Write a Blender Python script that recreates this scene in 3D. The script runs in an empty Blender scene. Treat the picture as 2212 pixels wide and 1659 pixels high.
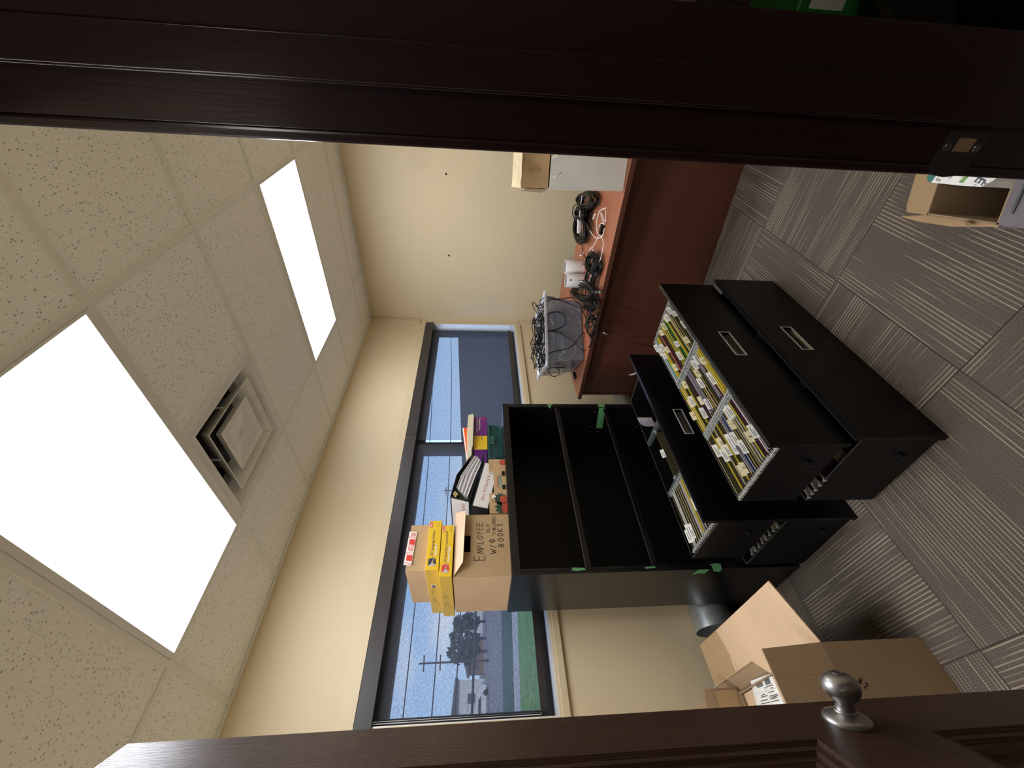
import bpy, bmesh, math, random
from math import sin, cos, pi, radians as R
from mathutils import Vector, Matrix
random.seed(7)
S = bpy.context.scene
COL = S.collection

# ------------------------------------------------------------------ camera
F_PX, YAW, PIT, ROL = 891.67, -0.85258, -0.08303, 0.0069025
CAM = Vector((-3.948, -2.5183, 1.5388))
def rup(r):                       # (right, up, back) of the upright view -> world
    c, s = cos(ROL), sin(ROL); a, b, k = c*r[0]-s*r[1], s*r[0]+c*r[1], r[2]
    v = (a, -k, b)
    c, s = cos(PIT), sin(PIT); v = (v[0], c*v[1]-s*v[2], s*v[1]+c*v[2])
    c, s = cos(YAW), sin(YAW); return Vector((c*v[0]-s*v[1], s*v[0]+c*v[1], v[2]))
RX, RY, RZ = rup((1,0,0)), rup((0,1,0)), rup((0,0,1))
cam = bpy.data.cameras.new('camera'); camo = bpy.data.objects.new('camera', cam); COL.objects.link(camo)
X, Y, Z = -RY, RX, RZ             # the phone is held sideways
camo.matrix_world = Matrix(((X.x,Y.x,Z.x,CAM.x),(X.y,Y.y,Z.y,CAM.y),(X.z,Y.z,Z.z,CAM.z),(0,0,0,1)))
cam.sensor_fit = 'HORIZONTAL'; cam.sensor_width = 36; cam.lens = 36*F_PX/2212; cam.clip_start = .02; cam.clip_end = 900
S.camera = camo
def at(px, py, axis, val):        # a point of the photo on the plane axis = val
    d = rup(((829.5-py), (1106-px), -F_PX)); t = (val-CAM[axis])/d[axis]; return CAM + d*t
def atp(px, py, P0, N):           # ... on the plane through P0 with normal N
    d = rup(((829.5-py), (1106-px), -F_PX)); t = (Vector(P0)-CAM).dot(N)/d.dot(N); return CAM + d*t

# ------------------------------------------------------------------ world, sun, exposure
vs = S.view_settings; S.display_settings.display_device = 'sRGB'
vs.view_transform = 'Standard'; vs.look = 'None'; vs.exposure = 0.12; vs.gamma = 1.0; vs.use_curve_mapping = False
w = bpy.data.worlds.new('world'); S.world = w; w.use_nodes = True
nt = w.node_tree; nt.nodes.clear()
def wn(t, **k):
    n = nt.nodes.new(t)
    for a, b in k.items(): setattr(n, a, b)
    return n
tc = wn('ShaderNodeTexCoord'); sp = wn('ShaderNodeSeparateXYZ'); cr = wn('ShaderNodeValToRGB')
nt.links.new(tc.outputs['Generated'], sp.inputs[0]); nt.links.new(sp.outputs['Z'], cr.inputs[0])
e = cr.color_ramp.elements; e[0].position = 0.0; e[0].color = (.50,.70,1,1); e[1].position = .55; e[1].color = (.22,.44,.95,1)
m_ = e.new(.16); m_.color = (.33,.57,1,1)
mp = wn('ShaderNodeMapping'); mp.inputs['Scale'].default_value = (1,1,4); nt.links.new(tc.outputs['Generated'], mp.inputs[0])
nz = wn('ShaderNodeTexNoise'); nz.inputs['Scale'].default_value = 2.2; nz.inputs['Detail'].default_value = 6; nt.links.new(mp.outputs[0], nz.inputs[0])
r2 = wn('ShaderNodeValToRGB'); r2.color_ramp.elements[0].position = .5; r2.color_ramp.elements[1].position = .72; nt.links.new(nz.outputs[0], r2.inputs[0])
mx = wn('ShaderNodeMixRGB'); mx.inputs[2].default_value = (.9,.94,1,1); nt.links.new(r2.outputs[0], mx.inputs[0]); nt.links.new(cr.outputs[0], mx.inputs[1])
bg = wn('ShaderNodeBackground'); bg.inputs[1].default_value = 1.75; nt.links.new(mx.outputs[0], bg.inputs[0])
wo = wn('ShaderNodeOutputWorld'); nt.links.new(bg.outputs[0], wo.inputs[0])
sun = bpy.data.lights.new('sun', 'SUN'); sun.energy = 3.5; sun.angle = R(.6); sun.color = (1,.95,.86)
suno = bpy.data.objects.new('sun', sun); COL.objects.link(suno); suno.rotation_euler = (R(42), 0, R(-25))   # from behind the building

PANEL_E = 14.5                    # strength of the ceiling fixtures
HALL_E = 15.0

# ------------------------------------------------------------------ materials
MATS = {}
class NT:
    def __init__(s, name):
        s.m = bpy.data.materials.new(name); s.m.use_nodes = True; s.t = s.m.node_tree
        s.b = s.t.nodes['Principled BSDF']; s.out = s.t.nodes['Material Output']; MATS[name] = s.m
    def n(s, t, **k):
        n = s.t.nodes.new(t)
        for a, b in k.items(): setattr(n, a, b)
        return n
    def l(s, a, b): s.t.links.new(a, b)
    def put(s, sock, v):
        if hasattr(v, 'links'): s.l(v, sock)
        else: sock.default_value = v
    def math(s, op, a, b=0.0, c=None):
        n = s.n('ShaderNodeMath', operation=op); s.put(n.inputs[0], a); s.put(n.inputs[1], b)
        if c is not None: s.put(n.inputs[2], c)
        return n.outputs[0]
    def mix(s, f, a, b, mode='MIX'):
        n = s.n('ShaderNodeMixRGB', blend_type=mode); s.put(n.inputs[0], f); s.put(n.inputs[1], a); s.put(n.inputs[2], b); return n.outputs[0]
    def pos(s): return s.n('ShaderNodeTexCoord').outputs['Object']
    def noise(s, sc, det=2.0, vec=None, rough=.5, scale3=None):
        v = vec if vec is not None else s.pos()
        if scale3: mpn = s.n('ShaderNodeMapping'); mpn.inputs['Scale'].default_value = scale3; s.l(v, mpn.inputs[0]); v = mpn.outputs[0]
        n = s.n('ShaderNodeTexNoise'); n.inputs['Scale'].default_value = sc; n.inputs['Detail'].default_value = det; n.inputs['Roughness'].default_value = rough
        s.l(v, n.inputs['Vector']); return n.outputs[0]
    def ramp(s, f, *st):
        n = s.n('ShaderNodeValToRGB'); s.l(f, n.inputs[0]); el = n.color_ramp.elements
        el[0].position, el[0].color = st[0][0], c4(st[0][1]); el[1].position, el[1].color = st[-1][0], c4(st[-1][1])
        for p_, c_ in st[1:-1]: q = el.new(p_); q.color = c4(c_)
        return n.outputs[0]
    def bump(s, h, st=.3, d=.01):
        n = s.n('ShaderNodeBump'); n.inputs['Strength'].default_value = st; n.inputs['Distance'].default_value = d; s.l(h, n.inputs['Height']); s.l(n.outputs[0], s.b.inputs['Normal'])
    def col(s, v): s.put(s.b.inputs['Base Color'], v if hasattr(v, 'links') else c4(v))
    def set(s, **k):
        for a, b in k.items(): s.b.inputs[a.replace('_', ' ')].default_value = b
def c4(c):
    if isinstance(c, (int, float)): return (c, c, c, 1)
    return (c[0], c[1], c[2], 1)
def flat(name, c, rough=.5, var=.08, sc=30, metal=0.0, bump=0.0, **k):
    t = NT(name); nz = t.noise(sc, 3)
    t.col(t.ramp(nz, (.3, [x*(1-var) for x in c]), (.7, [min(1, x*(1+var)) for x in c])))
    t.set(Roughness=rough, Metallic=metal, **k)
    if bump: t.bump(t.noise(sc*6, 2), bump, .002)
    return t.m

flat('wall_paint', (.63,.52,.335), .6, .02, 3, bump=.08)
flat('paint_patch', (.60,.492,.315), .6, .02, 3)
flat('trim_paint', (.60,.495,.32), .45, .02, 3)
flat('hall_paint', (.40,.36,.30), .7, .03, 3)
flat('grid_white', (.76,.76,.71), .45, .02, 8)
flat('fixture_white', (.72,.72,.70), .35, .02, 8)
flat('vent_white', (.70,.70,.68), .28, .05, 10)
flat('duct_dark', (.05,.05,.055), .6)
flat('black_metal', (.0045,.0044,.0055), .26, .1, 20, Specular_IOR_Level=.45)
flat('black_front', (.0035,.0035,.0045), .30, .1, 20, Specular_IOR_Level=.22)
flat('zinc_rail', (.20,.25,.25), .4, .15, 30, metal=.7)
flat('hook_metal', (.42,.42,.40), .45, .1, 60)
flat('black_matte', (.0035,.0035,.0045), .5, .1, 20, Specular_IOR_Level=.25)
flat('edge_steel', (.20,.19,.18), .3, .2, 60, metal=.8)
flat('galvanised', (.46,.50,.50), .36, .18, 14, metal=.75)
flat('knob_metal', (.40,.39,.38), .40, .05, 40, metal=1.0)
flat('chrome', (.75,.75,.76), .12, .03, 20, metal=1.0)
flat('bronze', (.030,.027,.026), .42, .06, 20)
flat('fascia', (.036,.031,.031), .38, .05, 20)
flat('aluminium', (.78,.80,.82), .3, .03, 20, metal=.3)
flat('white_plastic', (.78,.77,.76), .35, .02, 20)
flat('grey_mesh', (.16,.17,.17), .6, .2, 300)
flat('black_rubber', (.0045,.0045,.005), .38, .15, 60, Specular_IOR_Level=.3)
flat('black_vinyl', (.010,.010,.010), .3, .1, 30)
flat('paper', (.80,.79,.76), .6, .04, 60)
flat('paper_grey', (.52,.50,.55), .6, .08, 60)
flat('spine_paper', (.66,.63,.59), .5, .05, 40)
flat('cream_card', (.66,.60,.42), .6, .05, 40)
flat('cream_tab', (.74,.66,.42), .5, .04, 40)
flat('white_tab', (.80,.79,.73), .4, .03, 40)
flat('ink', (.03,.03,.04), .6)
flat('marker', (.030,.018,.012), .7)
flat('red_ink', (.42,.035,.04), .6)
flat('white_ink', (.85,.85,.80), .5)
flat('violet_ink', (.07,.02,.08), .6)
flat('green_tape', (.10,.30,.12), .6, .12, 50)
flat('yellow_card', (.72,.46,.022), .4, .05, 12)
flat('yellow_side', (.66,.38,.015), .42, .06, 12)
flat('purple_card', (.14,.013,.17), .35, .08, 12)
flat('orange_card', (.72,.11,.015), .4, .08, 12)
flat('red_card', (.62,.05,.04), .4, .05, 20)
flat('flap_grey', (.20,.18,.20), .6, .05, 20)
flat('grey_stripe', (.04,.055,.05), .5)
flat('teal_ink', (.01,.13,.11), .4)
flat('green_ink', (.14,.33,.05), .4)
flat('navy_ink', (.02,.03,.09), .4)
flat('green_plastic', (.012,.09,.068), .3, .2, 30)
flat('green_bright', (.03,.22,.035), .35, .2, 6)
flat('brass', (.62,.52,.30), .3, .1, 30, metal=.9)
flat('berry_red', (.42,.06,.035), .5, .35, 90)
flat('berry_leaf', (.02,.055,.035), .5)
flat('tray_label_green', (.18,.24,.17), .5)
flat('white_card', (.66,.64,.60), .65, .06, 7, bump=.1)
for nm, c in dict(olive=(.075,.068,.028), yellow=(.72,.56,.05), maroon=(.085,.022,.045), blue=(.015,.075,.27), green=(.03,.20,.06), purple=(.07,.04,.14), red=(.42,.04,.03), cream=(.62,.55,.34), white=(.72,.71,.68), lavender=(.50,.48,.60), navy=(.012,.03,.13), cyan=(.06,.38,.50)).items(): flat('folder_'+nm, c, .55, .12, 40)

def cardboard(name, c, wear=.06):
    t = NT(name); a = t.noise(6, 4); b = t.noise(220, 2)
    col = t.ramp(a, (.3, [x*(1-wear) for x in c]), (.7, [x*(1+wear) for x in c]))
    col = t.mix(.25, col, t.ramp(b, (.3, [x*.75 for x in c]), (.7, [x*1.15 for x in c])))
    t.col(col); t.set(Roughness=.75); t.bump(t.noise(160, 2), .08, .002)
cardboard('cardboard', (.40,.265,.135)); cardboard('cardboard_light', (.60,.42,.265)); cardboard('cardboard_dark', (.33,.225,.13)); cardboard('cardboard_tape', (.60,.50,.30), .12)  # light board raised in tone to carry the light on carton sides
cardboard('fruit_card', (.47,.31,.15))

def wood(name, c1, c2, rough, scale3, sc=3.0, gr=.0, spec=.5):
    t = NT(name); n1 = t.noise(sc, 8, scale3=scale3, rough=.6); n2 = t.noise(sc*9, 4, scale3=scale3)
    c = t.ramp(n1, (.25, c1), (.75, c2)); c = t.mix(.3, c, t.ramp(n2, (.3, c1), (.7, c2)))
    t.col(c); t.set(Roughness=rough, Specular_IOR_Level=spec)
    if gr: t.bump(n2, gr, .003)
wood('desk_wood_lit', (.25,.075,.035), (.37,.125,.062), .42, (8,.7,8))  # desktop copy is lighter, the light falling on it put into its colour
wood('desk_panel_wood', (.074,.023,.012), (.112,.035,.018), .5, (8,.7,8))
wood('door_wood', (.052,.025,.016), (.078,.038,.025), .36, (30,30,.7), gr=.9)
wood('frame_wood', (.022,.011,.012), (.030,.015,.015), .20, (14,14,.8), gr=.05)
flat('frame_edge', (.022,.010,.010), .12, .05, 20)

# carpet tiles, quarter-turned
t = NT('carpet'); P = t.pos(); s3 = t.n('ShaderNodeSeparateXYZ'); t.l(P, s3.inputs[0])
T = .6096
u = t.math('DIVIDE', t.math('ADD', s3.outputs[0], 1.79), T); v = t.math('DIVIDE', t.math('ADD', s3.outputs[1], 1.77), T)
iu, iv = t.math('FLOOR', u), t.math('FLOOR', v)
par = t.math('FLOORED_MODULO', t.math('ADD', iu, iv), 2.0)
fu, fv = t.math('FRACT', u), t.math('FRACT', v)
def sel(a, b): return t.math('ADD', t.math('MULTIPLY', a, t.math('SUBTRACT', 1.0, par)), t.math('MULTIPLY', b, par))
sc_, ta_ = sel(fu, fv), sel(fv, fu)
li = t.math('MULTIPLY', sc_, 46.0); lid = t.math('FLOOR', li); lf = t.math('FRACT', li)
def cx(a, b, c):
    n = t.n('ShaderNodeCombineXYZ'); t.put(n.inputs[0], a); t.put(n.inputs[1], b); t.put(n.inputs[2], c); return n.outputs[0]
tid = t.math('ADD', t.math('MULTIPLY', iu, 7.31), t.math('MULTIPLY', iv, 3.77))
seg = t.noise(1.0, 1.0, vec=cx(t.math('MULTIPLY', lid, 1.93), t.math('MULTIPLY', ta_, 1.7), tid))
clu = t.noise(1.0, 1.0, vec=cx(t.math('MULTIPLY', sc_, 5.0), t.math('MULTIPLY', ta_, 1.3), t.math('ADD', tid, 31.0)))
st_ = t.math('MULTIPLY', t.math('SMOOTH_MAX', t.math('SUBTRACT', t.math('ADD', seg, t.math('MULTIPLY', clu, 1.0)), .92), 0.0, .02), 5.0)
st_ = t.math('MINIMUM', st_, 1.0)
prof = t.math('LESS_THAN', t.math('ABSOLUTE', t.math('SUBTRACT', lf, .5)), .14)
line = t.math('MULTIPLY', prof, t.math('ADD', t.math('MULTIPLY', st_, .80), .04))
wh = t.n('ShaderNodeTexWhiteNoise'); wh.noise_dimensions = '2D'; t.l(cx(lid, tid, 0.0), wh.inputs['Vector'])
br = t.math('MULTIPLY', t.math('GREATER_THAN', wh.outputs['Value'], .965), t.math('LESS_THAN', t.math('ABSOLUTE', t.math('SUBTRACT', lf, .5)), .15))
fib = t.noise(420, 2); lowf = t.noise(2.5, 3)
base = t.ramp(fib, (.3, (.064,.050,.040)), (.5, (.132,.107,.086)), (.72, (.235,.195,.158)))
base = t.mix(t.math('MULTIPLY', lowf, .35), base, c4((.060,.048,.040)))
c = t.mix(line, base, c4((.40,.33,.235))); c = t.mix(t.math('MULTIPLY', br, .75), c, c4((.44,.40,.36)))
dot = t.math('SINE', t.math('MULTIPLY', ta_, 560.0))
c = t.mix(t.math('MULTIPLY', t.math('GREATER_THAN', dot, .55), .35), c, c4((.04,.032,.027)))
jo = t.math('LESS_THAN', t.math('MINIMUM', t.math('MINIMUM', fu, fv), t.math('MINIMUM', t.math('SUBTRACT', 1.0, fu), t.math('SUBTRACT', 1.0, fv))), .004)
c = t.mix(t.math('MULTIPLY', jo, .6), c, c4((.02,.016,.014)))
t.col(c); t.set(Roughness=.95, Specular_IOR_Level=.1); t.bump(t.noise(500, 2), .5, .004)

# fissured ceiling tile
t = NT('ceiling_tile'); vo = t.n('ShaderNodeTexVoronoi'); vo.inputs['Scale'].default_value = 96; t.l(t.noise(9, 2), vo.inputs['Vector'])
mp2 = t.n('ShaderNodeMapping'); mp2.inputs['Scale'].default_value = (1.0,1.35,0); nzc = t.n('ShaderNodeTexNoise'); nzc.inputs['Scale'].default_value = 60
t.l(t.pos(), mp2.inputs[0]); t.l(t.pos(), nzc.inputs['Vector'])
dsp = t.n('ShaderNodeMixRGB', blend_type='ADD'); dsp.inputs[0].default_value = .010; t.l(mp2.outputs[0], dsp.inputs[1]); t.l(nzc.outputs['Color'], dsp.inputs[2]); t.l(dsp.outputs[0], vo.inputs['Vector'])
wn2 = t.n('ShaderNodeTexWhiteNoise'); wn2.noise_dimensions = '3D'; t.l(vo.outputs['Color'], wn2.inputs['Vector'])
pit = t.math('LESS_THAN', vo.outputs['Distance'], t.math('MULTIPLY', t.math('POWER', wn2.outputs['Value'], 1.3), .36))
c = t.mix(t.math('MULTIPLY', pit, .8), t.ramp(t.noise(300, 2), (.3, (.82,.825,.79)), (.7, (.90,.905,.875))), c4((.30,.27,.22)))
t.col(c); t.set(Roughness=.9); t.bump(t.math('MULTIPLY', pit, -1.0), .5, .004)

# roller shade mesh fabric
t = NT('shade_mesh')
mpn = t.n('ShaderNodeMapping'); mpn.inputs['Scale'].default_value = (420,1,60); t.l(t.pos(), mpn.inputs[0])
n1 = t.n('ShaderNodeTexNoise'); n1.inputs['Scale'].default_value = 1; n1.inputs['Detail'].default_value = 1; t.l(mpn.outputs[0], n1.inputs[0])
mpn = t.n('ShaderNodeMapping'); mpn.inputs['Scale'].default_value = (60,1,420); t.l(t.pos(), mpn.inputs[0])
n2 = t.n('ShaderNodeTexNoise'); n2.inputs['Scale'].default_value = 1; n2.inputs['Detail'].default_value = 1; t.l(mpn.outputs[0], n2.inputs[0])
f = t.math('MULTIPLY', t.math('ADD', n1.outputs[0], n2.outputs[0]), .5)
mr = t.n('ShaderNodeMapRange'); mr.inputs[1].default_value = .36; mr.inputs[2].default_value = .64; mr.inputs[3].default_value = .24; mr.inputs[4].default_value = .50; t.l(f, mr.inputs[0])
tr = t.n('ShaderNodeBsdfTransparent'); df = t.n('ShaderNodeBsdfDiffuse'); df.inputs[0].default_value = (.055,.058,.068,1)
tl = t.n('ShaderNodeBsdfTranslucent'); tl.inputs[0].default_value = (.05,.055,.07,1); ad = t.n('ShaderNodeAddShader'); t.l(df.outputs[0], ad.inputs[0]); t.l(tl.outputs[0], ad.inputs[1])
mxs = t.n('ShaderNodeMixShader'); t.l(mr.outputs[0], mxs.inputs[0]); t.l(ad.outputs[0], mxs.inputs[1]); t.l(tr.outputs[0], mxs.inputs[2]); t.l(mxs.outputs[0], t.out.inputs[0])

def thin(name, col, alpha, rough=.15):   # thin clear or cloudy sheet
    t = NT(name); tr = t.n('ShaderNodeBsdfTransparent'); t.col(col); t.set(Roughness=rough)
    mxs = t.n('ShaderNodeMixShader'); mxs.inputs[0].default_value = alpha; t.l(tr.outputs[0], mxs.inputs[1]); t.l(t.b.outputs[0], mxs.inputs[2]); t.l(mxs.outputs[0], t.out.inputs[0])
thin('pane_glass', (.6,.7,.75), .06, .02); thin('bin_plastic', (.23,.25,.31), .62, .16); thin('bin_rim_plastic', (.72,.73,.78), .55, .2); thin('bag_plastic', (.35,.37,.38), .5, .15)
def emit(name, c, s):
    t = NT(name); e = t.n('ShaderNodeEmission'); e.inputs[0].default_value = c4(c); e.inputs[1].default_value = s; t.l(e.outputs[0], t.out.inputs[0])
emit('lamp_panel', (.93,.965,1.04), PANEL_E); emit('hall_fill', (1,.93,.8), HALL_E)
flat('grass', (.09,.20,.03), .9, .3, 1.5); flat('hedge_green', (.022,.055,.03), .9, .4, 2); flat('asphalt', (.17,.16,.165), .9, .1, .6); flat('concrete', (.34,.33,.33), .85, .08, 1)
flat('leaf_dark', (.025,.035,.022), .9, .5, 2); flat('bark', (.05,.04,.035), .9); flat('siding_white', (.55,.56,.56), .7, .05, .5); flat('roof_grey', (.10,.10,.11), .8); flat('brick_brown', (.20,.12,.09), .85, .15, 1); flat('wire', (.02,.02,.025), .6)
flat('wing_wall', (.05,.052,.062), .8, .05, 3); flat('car_white', (.6,.6,.62), .25); flat('car_red', (.4,.05,.06), .25); flat('car_glass', (.03,.035,.04), .1); flat('window_dark', (.06,.07,.09), .2)

# ------------------------------------------------------------------ mesh building
WL = {}                            # world location of every parent
class MB:
    def __init__(s): s.v = []; s.f = []; s.mi = []; s.sm = []
    def add(s, vs_, fs, mi=0, sm=False):
        o = len(s.v); s.v += [Vector(q) for q in vs_]; s.f += [[i+o for i in f] for f in fs]; s.mi += [mi]*len(fs); s.sm += [sm]*len(fs); return s
    def box(s, x0, x1, y0, y1, z0, z1, mi=0):
        return s.add([(x,y,z) for z in (z0,z1) for y in (y0,y1) for x in (x0,x1)], [(0,2,3,1),(4,5,7,6),(0,1,5,4),(2,6,7,3),(0,4,6,2),(1,3,7,5)], mi)
    def bar(s, a, b, w_, h_, up=(0,0,1), mi=0):      # rectangular bar from a to b
        a, b = Vector(a), Vector(b); d = (b-a).normalized(); U = Vector(up)
        if abs(d.dot(U)) > .98: U = Vector((1,0,0))
        sd = d.cross(U).normalized(); U = sd.cross(d)
        q = [p_ + sd*sx*w_/2 + U*sz*h_/2 for p_ in (a, b) for sz in (-1,1) for sx in (-1,1)]
        return s.add(q, [(0,1,3,2),(4,6,7,5),(0,4,5,1),(2,3,7,6),(0,2,6,4),(1,5,7,3)], mi)
    def slab(s, pts, th, mi=0, nrm=None):            # polygon with thickness
        pts = [Vector(q) for q in pts]; n = len(pts)
        if nrm is None:
            nrm = Vector((0,0,0))
            for i in range(n): nrm += pts[i].cross(pts[(i+1) % n])
            nrm.normalize()
        nrm = Vector(nrm); q = pts + [p_ - nrm*th for p_ in pts]
        return s.add(q, [list(range(n)), [n+i for i in range(n)][::-1]] + [(i, n+i, n+(i+1) % n, (i+1) % n) for i in range(n)], mi)
    def prism(s, prof, a, b, fx, mi=0):              # profile (u,v) swept from a to b; fx(u,v,t)->point
        n = len(prof); q = [fx(u_, v_, t_) for t_ in (a, b) for u_, v_ in prof]
        return s.add(q, [list(range(n))[::-1], [n+i for i in range(n)]] + [(i, (i+1) % n, n+(i+1) % n, n+i) for i in range(n)], mi)
    def tube(s, pts, r, seg=6, mi=0, closed=False):
        pts = [Vector(q) for q in pts]; n = len(pts); q = []; pu = None
        for i, p_ in enumerate(pts):
            a = pts[i-1] if (i or closed) else p_; b = pts[(i+1) % n] if (i < n-1 or closed) else p_
            d = (b-a)
            if d.length < 1e-9: d = Vector((0,0,1))
            d.normalize()
            if pu is None: pu = Vector((0,0,1)) if abs(d.z) < .9 else Vector((1,0,0))
            sd = d.cross(pu)
            if sd.length < 1e-6: sd = d.cross(Vector((.3,.9,.1)))
            sd.normalize(); pu = sd.cross(d)
            rr = r(i/(n-1)) if callable(r) else r
            q += [p_ + (sd*cos(2*pi*k/seg) + pu*sin(2*pi*k/seg))*rr for k in range(seg)]
        fs = [(i*seg+k, i*seg+(k+1) % seg, ((i+1) % n)*seg+(k+1) % seg, ((i+1) % n)*seg+k) for i in range(n if closed else n-1) for k in range(seg)]
        if not closed: fs += [list(range(seg))[::-1], [(n-1)*seg+k for k in range(seg)]]
        return s.add(q, fs, mi, True)
    def lathe(s, prof, c, ax=(0,0,1), seg=32, mi=0, sx=1.0, ux=None, cap=True):   # prof: (radius, height)
        A = Vector(ax).normalized(); U = Vector(ux) if ux else (Vector((1,0,0)) if abs(A.x) < .9 else Vector((0,1,0)))
        U = (U - A*U.dot(A)).normalized(); W = A.cross(U); c = Vector(c)
        q = [c + A*h + (U*cos(2*pi*k/seg)*sx + W*sin(2*pi*k/seg))*r_ for r_, h in prof for k in range(seg)]; n = len(prof)
        fs = [(i*seg+k, i*seg+(k+1) % seg, (i+1)*seg+(k+1) % seg, (i+1)*seg+k) for i in range(n-1) for k in range(seg)]
        s.add(q, fs, mi, True)
        if cap: s.add(q[:seg], [list(range(seg))[::-1]], mi); s.add(q[-seg:], [list(range(seg))], mi)
        return s
    def rot(s, ang, c, ax=(0,0,1)):
        M = Matrix.Rotation(ang, 3, Vector(ax)); c = Vector(c); s.v = [M @ (q-c) + c for q in s.v]; return s
    def build(s, name, mats, parent=None, loc=None, bevel=0.0, smooth=False):
        L = Vector(loc) if loc is not None else (WL[parent.name] if parent else None)
        if L is None:
            xs = [q.x for q in s.v]; ys = [q.y for q in s.v]; L = Vector(((min(xs)+max(xs))/2, (min(ys)+max(ys))/2, min(q.z for q in s.v)))
        me = bpy.data.meshes.new(name); me.from_pydata([q-L for q in s.v], [], s.f)
        if isinstance(mats, str): mats = [mats]
        for m in mats: me.materials.append(MATS[m])
        for p_, mi, sm in zip(me.polygons, s.mi, s.sm): p_.material_index = mi; p_.use_smooth = sm or smooth
        bm = bmesh.new(); bm.from_mesh(me); bmesh.ops.recalc_face_normals(bm, faces=bm.faces); bm.to_mesh(me); bm.free()
        o = bpy.data.objects.new(name, me); COL.objects.link(o)
        if parent: o.parent = parent; o.location = (0,0,0); WL[o.name] = WL[parent.name]
        else: o.location = L; WL[o.name] = L
        if bevel: b = o.modifiers.new('bevel', 'BEVEL'); b.width = bevel; b.segments = 3 if bevel > .003 else 2; b.limit_method = 'ANGLE'; b.harden_normals = bevel > .003
        return o
def tag(o, label=None, cat=None, group=None, kind=None):
    for k, v_ in (('label', label), ('category', cat), ('group', group), ('kind', kind)):
        if v_: o[k] = v_
    return o
def thing(name, label, cat, loc, group=None):
    o = bpy.data.objects.new(name, None); o.empty_display_size = .05; COL.objects.link(o); o.location = loc; WL[o.name] = Vector(loc)
    return tag(o, label, cat, group)
def struct(name, mb, mat, **k): return tag(mb.build(name, mat, **k), kind='structure')

def text_mb(txt, org, right, up, size, mi=0, ext=0.0, italic=0.0, space=1.0):
    cu = bpy.data.curves.new('t', 'FONT'); cu.body = txt; cu.size = size; cu.space_character = space; cu.shear = italic; cu.resolution_u = 2
    ob = bpy.data.objects.new('t', cu); COL.objects.link(ob); dg = bpy.context.evaluated_depsgraph_get(); dg.update()
    me = bpy.data.meshes.new_from_object(ob.evaluated_get(dg)); o_, r_, u_ = Vector(org), Vector(right).normalized(), Vector(up).normalized()
    mb = MB(); mb.add([o_ + r_*q.co.x + u_*q.co.y for q in me.vertices], [list(p_.vertices) for p_ in me.polygons], mi)
    bpy.data.objects.remove(ob); bpy.data.curves.remove(cu); bpy.data.meshes.remove(me); return mb
def join(*ms):
    a = MB()
    for m in ms:
        o = len(a.v); a.v += m.v; a.f += [[i+o for i in f] for f in m.f]; a.mi += m.mi; a.sm += m.sm
    return a
STR = {'E': [[(0,0),(0,1)],[(0,1),(.6,1)],[(0,.52),(.5,.52)],[(0,0),(.62,0)]], 'M': [[(0,0),(.1,1),(.35,.35),(.6,1),(.75,0)]], 'P': [[(0,0),(0,1),(.4,1),(.55,.8),(.4,.55),(0,.5)]],
 'L': [[(0,1),(0,0),(.55,0)]], 'O': [[(.3,1),(.05,.75),(.02,.3),(.3,0),(.58,.25),(.6,.75),(.3,1)]], 'Y': [[(0,1),(.3,.5),(.6,1)],[(.3,.5),(.25,0)]], 'D': [[(0,0),(0,1),(.4,.9),(.55,.5),(.4,.1),(0,0)]],
 'W': [[(0,1),(.15,0),(.35,.7),(.55,0),(.75,1)]], '/': [[(.05,-.1),(.5,1.1)]], '0': [[(.3,1),(.05,.75),(.02,.3),(.3,0),(.58,.25),(.6,.75),(.3,1)],[(.3,1.05),(.32,-.05)]], 'T': [[(0,1),(.7,1)],[(.35,1),(.32,0)]], 'I': [[(.1,1),(.1,0)]],
 'C': [[(.55,.9),(.25,1),(.03,.6),(.05,.2),(.3,0),(.55,.12)]], 'A': [[(0,0),(.3,1),(.6,0)],[(.1,.35),(.5,.35)]], 'R': [[(0,0),(0,1),(.4,1),(.5,.75),(.35,.55),(0,.5),(.55,0)]], 'S': [[(.5,.9),(.2,1),(.05,.75),(.45,.4),(.4,.05),(0,.05)]],
 'B': [[(0,0),(0,1),(.4,.95),(.45,.65),(0,.52),(.5,.4),(.5,.1),(0,0)]], 'K': [[(0,0),(0,1)],[(.5,1),(0,.45),(.55,0)]], '2': [[(.02,.75),(.25,1),(.5,.75),(0,0),(.55,0)]], '8': [[(.3,.5),(.05,.75),(.3,1),(.5,.75),(.3,.5),(.02,.25),(.3,0),(.55,.25),(.3,.5)]]}
def hand(txt, org, right, up, h, wd, th, adv=.8):      # marker strokes
    o_, r_, u_ = Vector(org), Vector(right).normalized(), Vector(up).normalized(); n_ = r_.cross(u_); mb = MB(); x = 0
    for ch in txt:
        for st in STR.get(ch, []):
            pts = [o_ + r_*(x + a*wd) + u_*b*h for a, b in st]
            for p_, q in zip(pts, pts[1:]):
                d = (q-p_).normalized(); sd = d.cross(n_)*th/2; mb.add([p_-sd-d*th*.3, p_+sd-d*th*.3, q+sd+d*th*.3, q-sd+d*th*.3], [(0,1,2,3)])
        x += wd*adv
    return mb
def smoothpath(pts, n=8):         # Catmull-Rom
    pts = [Vector(q) for q in pts]; out = []
    for i in range(len(pts)-1):
        a = pts[max(i-1,0)]; b = pts[i]; c = pts[i+1]; d = pts[min(i+2, len(pts)-1)]
        for k in range(n):
            t_ = k/n; out.append(.5*((2*b)+(c-a)*t_+(2*a-5*b+4*c-d)*t_*t_+(3*b-a-3*c+d)*t_**3))
    return out+[pts[-1]]

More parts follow.
